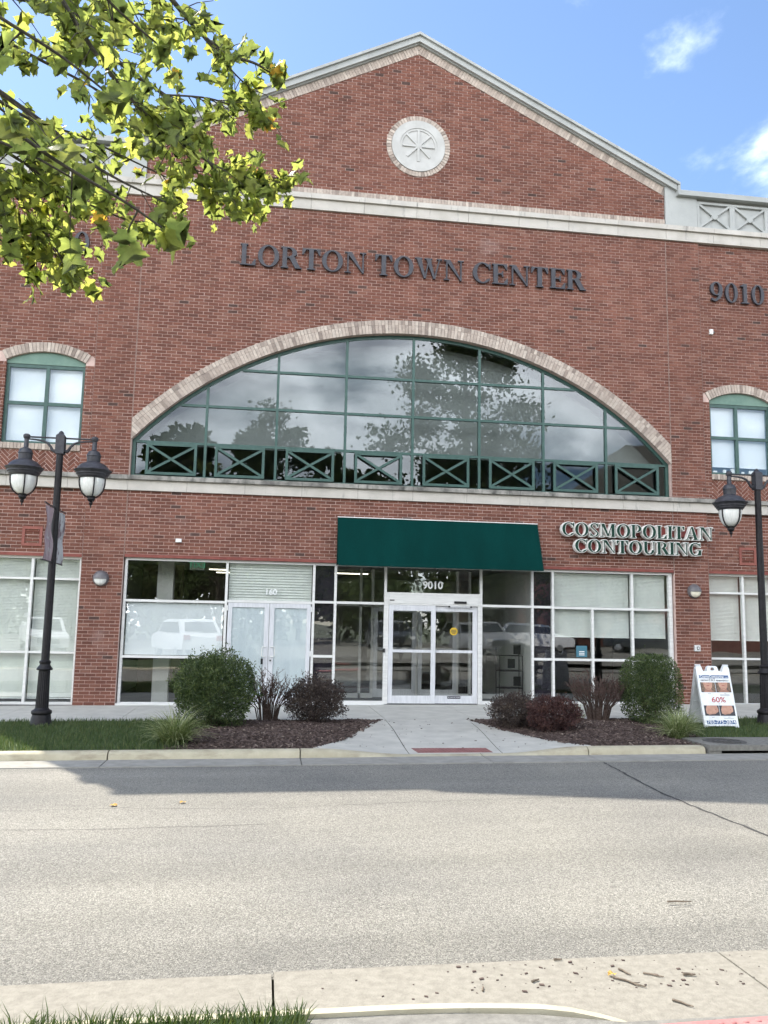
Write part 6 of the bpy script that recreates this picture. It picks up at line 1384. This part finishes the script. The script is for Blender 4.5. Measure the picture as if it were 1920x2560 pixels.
BRN = [
 ([(-8.5, -13.8, 5.9), (-6.2, -12.6, 7.3), (-4.9, -12.0, 7.0), (-3.99, -11.6, 6.31), (-3.68, -11.4, 6.09), (-3.48, -11.2, 6.06), (-3.23, -11.1, 6.06), (-3.08, -11.0, 6.04)], .042),
 ([(-8.5, -13.8, 5.2), (-6.6, -12.9, 6.6), (-5.2, -12.4, 6.2), (-4.57, -12.2, 5.80), (-4.27, -11.8, 5.60), (-4.07, -11.5, 5.58), (-3.84, -11.3, 5.55), (-3.70, -11.1, 5.46)], .045),
 ([(-4.57, -12.25, 5.80), (-4.2, -12.3, 5.2), (-3.90, -12.1, 4.93), (-3.69, -11.5, 5.07), (-3.44, -11.1, 5.14), (-3.20, -10.9, 5.22), (-3.0, -10.8, 5.24)], .020),
 ([(-3.73, -11.5, 5.09), (-3.63, -11.3, 5.0), (-3.55, -11.2, 4.90)], .010),
 ([(-8.5, -13.8, 3.9), (-6.3, -13.9, 4.6), (-4.9, -13.6, 4.35), (-4.34, -12.9, 4.35), (-4.2, -12.4, 4.42), (-4.04, -12.0, 4.50), (-3.80, -11.6, 4.58)], .030),
 ([(-6.3, -13.9, 4.6), (-5.3, -13.0, 4.55), (-4.80, -12.6, 4.30), (-4.66, -12.2, 4.28), (-4.57, -11.9, 4.22), (-4.48, -11.8, 4.12), (-4.40, -11.7, 3.98)], .016),
 ([(-6.3, -13.9, 4.6), (-5.2, -14.3, 4.3), (-4.4, -14.5, 3.95), (-3.98, -14.4, 3.78), (-3.82, -14.3, 3.74), (-3.70, -14.2, 3.70)], .012),
 ([(-4.9, -13.6, 4.35), (-4.5, -14.2, 3.7), (-4.05, -14.5, 3.40), (-3.80, -14.4, 3.28), (-3.58, -14.2, 3.24), (-3.46, -14.1, 3.20)], .011),
 ([(-5.2, -12.4, 6.2), (-4.5, -13.4, 5.3), (-4.1, -13.8, 4.8), (-3.85, -13.7, 4.5), (-3.62, -13.5, 4.42)], .014),
 ([(-6.2, -12.6, 7.3), (-5.0, -11.6, 6.9), (-4.3, -11.0, 6.5), (-3.95, -10.7, 6.2)], .016),
 ([(-4.9, -12.0, 7.0), (-4.4, -12.6, 6.2), (-4.15, -12.5, 5.75), (-3.95, -12.2, 5.5)], .012),
] + [
 ([(-6.6, -12.9, 6.6), (-5.6, -12.9, 5.5), (-4.82, -12.6, 5.10), (-4.6, -12.3, 5.13), (-4.36, -11.9, 5.24), (-4.11, -11.5, 5.33), (-3.87, -11.2, 5.43)], .020),
 ([(-6.6, -12.9, 6.6), (-5.8, -12.7, 5.2), (-4.82, -12.4, 4.80), (-4.58, -12.1, 4.80), (-4.36, -11.8, 4.9), (-4.08, -11.4, 4.98), (-3.85, -11.2, 4.98)], .018),
 ([(-6.2, -12.6, 7.3), (-5.5, -12.0, 6.3), (-5.1, -11.8, 5.95), (-4.74, -11.6, 5.99), (-4.35, -11.4, 6.15), (-3.98, -11.2, 6.30), (-3.70, -11.0, 6.45)], .018),
 ([(-5.3, -13.0, 4.55), (-4.55, -12.3, 4.40), (-4.41, -12.0, 4.38), (-4.22, -11.8, 4.40), (-4.02, -11.6, 4.42), (-3.86, -11.4, 4.54)], .012),
 ([(-3.90, -11.4, 5.52), (-3.58, -11.2, 5.66), (-3.34, -11.1, 5.66), (-3.18, -11.0, 5.67)], .008),
 ([(-3.62, -11.35, 6.05), (-3.38, -11.2, 5.88), (-3.22, -11.1, 5.80), (-3.16, -11.1, 5.62)], .007),
 ([(-5.2, -14.3, 4.3), (-4.4, -14.3, 3.6), (-4.10, -14.3, 3.42), (-3.94, -14.2, 3.40), (-3.82, -14.1, 3.38)], .009),
 ([(-5.2, -14.3, 4.3), (-4.6, -14.6, 3.7), (-4.15, -14.8, 3.35), (-4.0, -14.8, 3.30), (-3.88, -14.7, 3.26)], .009),
 ([(-5.6, -12.6, 4.5), (-4.9, -12.0, 4.20), (-4.74, -11.9, 4.16), (-4.59, -11.8, 4.13), (-4.48, -11.7, 4.08)], .010),
] + [
 ([(-3.60, -11.35, 5.12), (-3.47, -11.15, 5.06), (-3.38, -11.0, 4.96)], .008),
 ([(-3.40, -11.08, 5.18), (-3.28, -11.0, 5.14), (-3.18, -10.95, 5.10)], .007),
]
bm_ = MB(); leaves = []
def smooth_path(pts, n):
    pts = [Vector(p) for p in pts]; out = []
    for i in range(len(pts) - 1):
        p0, p1, p2, p3 = pts[max(0, i - 1)], pts[i], pts[i + 1], pts[min(len(pts) - 1, i + 2)]
        for k in range(n):
            t = k/n; out.append(.5*((2*p1) + (p2 - p0)*t + (2*p0 - 5*p1 + 4*p2 - p3)*t*t + (3*p1 - p0 - 3*p2 + p3)*t*t*t))
    out.append(pts[-1]); return out
def put_leaf(p, d, size):
    d = (d + Vector((rng.gauss(0, .35), rng.gauss(0, .35), rng.gauss(-.25, .35)))).normalized()
    up = SUN*1.0 + Vector((rng.gauss(0, .5), rng.gauss(0, .5), rng.gauss(0, .5))); n_ = (up - d*up.dot(d)).normalized(); x_ = d.cross(n_); s = size*rng.uniform(.6, 1.25)
    p = p + d*s*.48
    leaves.append((Matrix(((x_.x*s, d.x*s, n_.x*s, p.x), (x_.y*s, d.y*s, n_.y*s, p.y), (x_.z*s, d.z*s, n_.z*s, p.z), (0, 0, 0, 1))), p))
TW = [1.4, 1.15, 2.6, 2.4, 1.0, 3.0, .2, .25, .45, .9, .8, 1.0, 1.0, 1.3, 2.2, 1.8, 1.6, .2, .2, 3.0, 2.6, 2.3]
SIZE = [.080]*22
for bi, (pts, r0) in enumerate(BRN):
    P_ = smooth_path(pts, 6); nP = len(P_); rad = [r0*.62*(1 - .86*i/(nP - 1)) + .003 for i in range(nP)]; bm_.tube([q - T0 for q in P_], rad, 8)
    for i in range(nP - 1):
        q = P_[i]
        if q.x < -6.0: continue
        dirb = (P_[i + 1] - q); seg = dirb.length; dirb.normalize(); cnt = seg*10.5*TW[bi]; cnt = int(cnt) + (rng.random() < cnt % 1)
        for _ in range(cnt):
            st = q + dirb*seg*rng.random(); dv = (Vector((rng.gauss(0, 1), rng.gauss(0, 1), rng.gauss(-.15, .8))).normalized() + dirb*.7).normalized(); L = rng.uniform(.10, .34)
            e = st + dv*L; e.z -= L*.15; md = st.lerp(e, .5) + Vector((0, 0, .02)); bm_.tube([st - T0, md - T0, e - T0], [.0045, .0035, .0022], 4)
            for u in (.35, .6, .8, 1.0):
                if rng.random() < .86: put_leaf(st.lerp(e, u), (dv*.6 + Vector((rng.gauss(0, .8), rng.gauss(0, .8), rng.gauss(-.2, .5)))).normalized(), SIZE[bi])
    for _ in range(5): put_leaf(P_[-1], dirb, SIZE[bi])
bm_.build('branch', M['bark_near'], tree, smooth=True)
LV = []
for k in range(15):
    tone = .15 + .75*rng.random() if k < 14 else .985
    LV.append(leaf_mesh(k, tone))
LM = [l.mesh('leaf', M['plane_leaf']) for l in LV]
for me in LM: me.polygons.foreach_set('use_smooth', [True]*len(me.polygons))
inv = cam.matrix_world.inverted()
def infr(p):
    q = inv @ p
    if q.z > -.3: return False, 99
    x, y = q.x/-q.z*2099.94, q.y/-q.z*2099.94; return (abs(x) < 1000 and abs(y) < 1320), -q.z
near = sorted((infr(l[1])[1], i) for i, l in enumerate(leaves) if infr(l[1])[0])[:300]; ns_ = {i for _, i in near}
print('leaves', len(leaves), 'in frame', sum(infr(l[1])[0] for l in leaves))
fol = MB(); Ti = Matrix.Translation(-T0)
for i, (mt, p) in enumerate(leaves):
    k = 14 if rng.random() < .012 else rng.randrange(14)
    if i in ns_:
        o = bpy.data.objects.new('leaf', LM[k]); C.objects.link(o); o.parent = tree; o.matrix_basis = Ti @ mt
    else: fol.mesh_in([Ti @ mt @ Vector(v) for v in LV[k].v], LV[k].f, LV[k].t[0])
fo = fol.build('foliage', M['plane_leaf'], tree, kind='stuff'); fo.data.polygons.foreach_set('use_smooth', [True]*len(fo.data.polygons))

# ================================================================== ACROSS THE ROAD, BEHIND THE CAMERA (seen in the glass)
def far_tree(label, x, y, h, w, n, sd, grp='trees across the road'):
    t = thing('tree', label, 'tree', (x, y, .05), 0, grp); mb = MB(); r0 = h*.016 + .05
    mb.tube([(0, 0, -.3), (.1, 0, h*.3), (-.05, .1, h*.62), (.05, 0, h*.95)], [r0*1.2, r0, r0*.6, r0*.15], 10); ends = []
    for k in range(22):
        u = .22 + .72*k/22; a = k*2.4 + sd; l = w*(1.05 - .75*abs(u - .38)/.62)*rng.uniform(.7, 1.05); z = h*u
        p = [(0, 0, z), (l*.45*math.cos(a), l*.45*math.sin(a), z + l*.28), (l*math.cos(a), l*math.sin(a), z + l*.42)]; mb.tube(p, [r0*.45*(1.1 - u), r0*.25*(1.1 - u), .012], 6); ends.append([Vector(q) for q in p])
    mb.build('trunk', M['bark'], t)
    lv = MB(); cl = []
    for e in ends:
        for _ in range(5): u = rng.uniform(.35, 1.05); q = e[1].lerp(e[2], u) if u > .45 else e[0].lerp(e[1], u*2); cl.append((q + Vector((rng.gauss(0, .35), rng.gauss(0, .35), rng.gauss(0, .35))), rng.uniform(.35, .8)*w/3))
    def pk():
        c, r = rng.choice(cl); d = Vector((rng.gauss(0, 1), rng.gauss(0, 1), rng.gauss(0, .8))); return c + d*r*.5, d.normalized()*.5, 0
    leaf_cloud(lv, n, pk, .26, 0, .5, .8); lv.build('crown', M['tree_leaf'], t, kind='stuff')
far_tree('tall tree across the road reflected right of centre in the arched window', 8.6, -31, 20.5, 5.4, 13000, .3)
far_tree('round tree across the road reflected left of centre in the arched window', -2.7, -37, 15.6, 3.6, 7000, 1.7)
far_tree('bushy tree far left across the road', -13, -36, 8.5, 3.4, 3600, 2.9)
far_tree('small tree across the road behind the parked cars', 2.2, -41, 8.2, 3.2, 3400, 4.4)
far_tree('broad tree across the road near the hip roofed building', 15.5, -40, 9.0, 3.8, 3600, 5.2)
far_tree('dark tree at the far end of the parking lot', -6.5, -46, 9.5, 4.2, 3400, 6.1)
far_tree('low bushy tree in front of the hip roofed building', 20.5, -37, 7.2, 4.0, 4600, 7.3)
fw = MB(); fc = []
for k in range(26):
    x = -52 + k*4.3 + rng.uniform(-1.2, 1.2); y = rng.uniform(-66, -52); h = rng.uniform(13, 17.5); fw.tube([(x, y, -.6), (x + .2, y, h*.5), (x, y, h*.9)], [.22, .15, .03], 6, mi=0)
    for _ in range(34): z = h*rng.uniform(.10, .98); r = 3.0*math.sqrt(max(.08, 1 - abs(z/h - .45)*1.5)); fc.append((Vector((x + rng.gauss(0, r*.5), y + rng.gauss(0, r*.5), z)), r*.62))
for k in range(150): fc.append((Vector((-50 + k*.70 + rng.uniform(-.5, .5), rng.uniform(-58, -50), rng.uniform(.3, 8.2))), 2.5))
n0 = len(fw.f)
def pkw():
    c, r = rng.choice(fc); d = Vector((rng.gauss(0, 1), rng.gauss(0, 1), rng.gauss(0, .8))).normalized(); return c + d*r*rng.uniform(.6, 1), d, 0
leaf_cloud(fw, 80000, pkw, .62, 0, .5, .9); fw.m = [0]*n0 + [1]*(len(fw.f) - n0)
o = fw.build('far_wood', [M['bark'], M['tree_leaf']], kind='stuff'); o['label'] = 'belt of trees beyond the parking lot, seen reflected in the glass'; o['category'] = 'trees'
o2 = o.copy(); C.objects.link(o2); o2.location = (6, 4, -.2); o2.rotation_euler = (0, 0, math.pi); o2['label'] = 'belt of trees standing far off behind the brick building'
fb = thing('far_building', 'brick building with a hipped roof across the parking lot', 'building', (27.5, -47, 1.9))
mb = MB(); mb.box(-9, 9, -7, 7, -2.6, 8.2); mb.build('wall', M['far_brick'], fb)
mb = MB(); mb.mesh_in([(-9.6, -7.6, 8.2), (9.6, -7.6, 8.2), (9.6, 7.6, 8.2), (-9.6, 7.6, 8.2), (-1.5, 0, 14.6), (1.5, 0, 14.6)], [(0, 1, 5, 4), (1, 2, 5), (2, 3, 4, 5), (3, 0, 4), (3, 2, 1, 0)]); mb.build('roof', M['roof'], fb)
for k in range(5):
    mb = MB(); mb.box(-7 + k*3.3, -5.4 + k*3.3, 7.0, 7.06, 4.6, 6.8); f = mb.build('window', M['white'], fb)
    mb = MB(); mb.box(-6.9 + k*3.3, -5.5 + k*3.3, 7.062, 7.08, 4.7, 6.7); mb.build('pane', M['car_glass'], f)
def car(label, x, y, rz, body, van=False):
    t = thing('parked_car', label, 'car', (x, y, gz(x) + .10), rz, 'cars parked across the road'); L, H, Wc = 4.7, 1.75, .93
    prof = [(-2.3, .38), (-2.33, .62), (-2.28, .95), (-2.15, 1.02), (-1.98, 1.10), (-1.55, 1.62), (-1.25, 1.72), (.1, 1.74), (.62, 1.66), (1.25, 1.12), (2.0, 1.0), (2.28, .85), (2.34, .6), (2.28, .36)]
    mb = MB(); secs = [(-Wc, .90), (-Wc*.985, 1.0), (Wc*.985, 1.0), (Wc, .90)]; vs = []; fs = []; n = len(prof)
    for yy, k in secs:
        for px, pz in prof: inset = .0 if pz < 1.05 else .13*(pz - 1.05)/.7; vs.append((px*(1 if k == 1 else .985), yy*(1 - inset), .40 + (pz - .40)*(1 if k == 1 else .97)))
    for j in range(3):
        for i in range(n): a = j*n + i; b = j*n + (i + 1) % n; fs.append((a, b, b + n, a + n))
    fs.append(tuple(range(n - 1, -1, -1))); fs.append(tuple(3*n + i for i in range(n)))
    mb.mesh_in(vs, fs); mb.build('body', body, t, smooth=True)
    for s in (-1, 1):
        mb = MB(); w_ = [(-1.72, 1.12), (1.08, 1.12), (.58, 1.58), (-1.30, 1.62)]; q = [(px, s*(Wc*(1 - .13*(pz - 1.05)/.7) + .006), pz) for px, pz in w_]; mb.face(q if s < 0 else q[::-1]); o = mb.build('side_window', M['car_glass'], t)
        for px in (-1.45, 1.45):
            mb = MB(); mb.lathe([(.0, -.11), (.33, -.11), (.35, -.08), (.35, .08), (.33, .11), (.0, .11)], 24); mb.v = [(a, c, b) for a, b, c in mb.v]; wl = mb.build('wheel', M['tyre'], t, (px, s*.80, .35), smooth=True)
            mb = MB(); mb.lathe([(.0, 0), (.22, 0), (.21, .015), (.0, .03)], 20); mb.v = [(a, s*(c + .112), b) for a, b, c in mb.v]; mb.build('rim', M['rim'], wl)
        mb = MB(); mb.box(2.17, 2.36, s*.62 - .18, s*.62 + .18, .70, .84); mb.build('headlight', M['headlight'], t)
        mb = MB(); mb.box(-2.35, -2.2, s*.72 - .14, s*.72 + .14, .80, 1.02); mb.build('taillight', M['taillight'], t)
    mb = MB(); mb.face([(1.20, -.74, 1.15), (1.20, .74, 1.15), (.66, .68, 1.63), (.66, -.68, 1.63)]); mb.v = [(a + .02, b, c + .02) for a, b, c in mb.v]; mb.build('windscreen', M['car_glass'], t)
    mb = MB(); mb.face([(-1.96, .72, 1.16), (-1.96, -.72, 1.16), (-1.60, -.66, 1.58), (-1.60, .66, 1.58)]); mb.v = [(a - .025, b, c + .015) for a, b, c in mb.v]; mb.build('rear_window', M['car_glass'], t)
    mb = MB(); mb.box(2.30, 2.37, -.5, .5, .52, .78); mb.build('grille', M['car_dark'], t)
    return t
car('white hatchback parked with its tail to the road, far left', -6.6, -22.5, R(-115), M['car_white'])
car('white car parked beside the silver one, facing the road', 8.9, -27.6, R(78), M['car_silver'])
car('white van like car parked sideways at the right', 13.0, -31.5, R(10), M['car_white'])
car('dark car parked at the far right across the road', 17.5, -25.5, R(40), M['car_dark'])
car('white car parked at the far left across the road', -13.5, -25, R(70), M['car_white'])
car('dark car parked between trees near the middle of the lot', 4.3, -31.5, R(85), M['car_dark'])
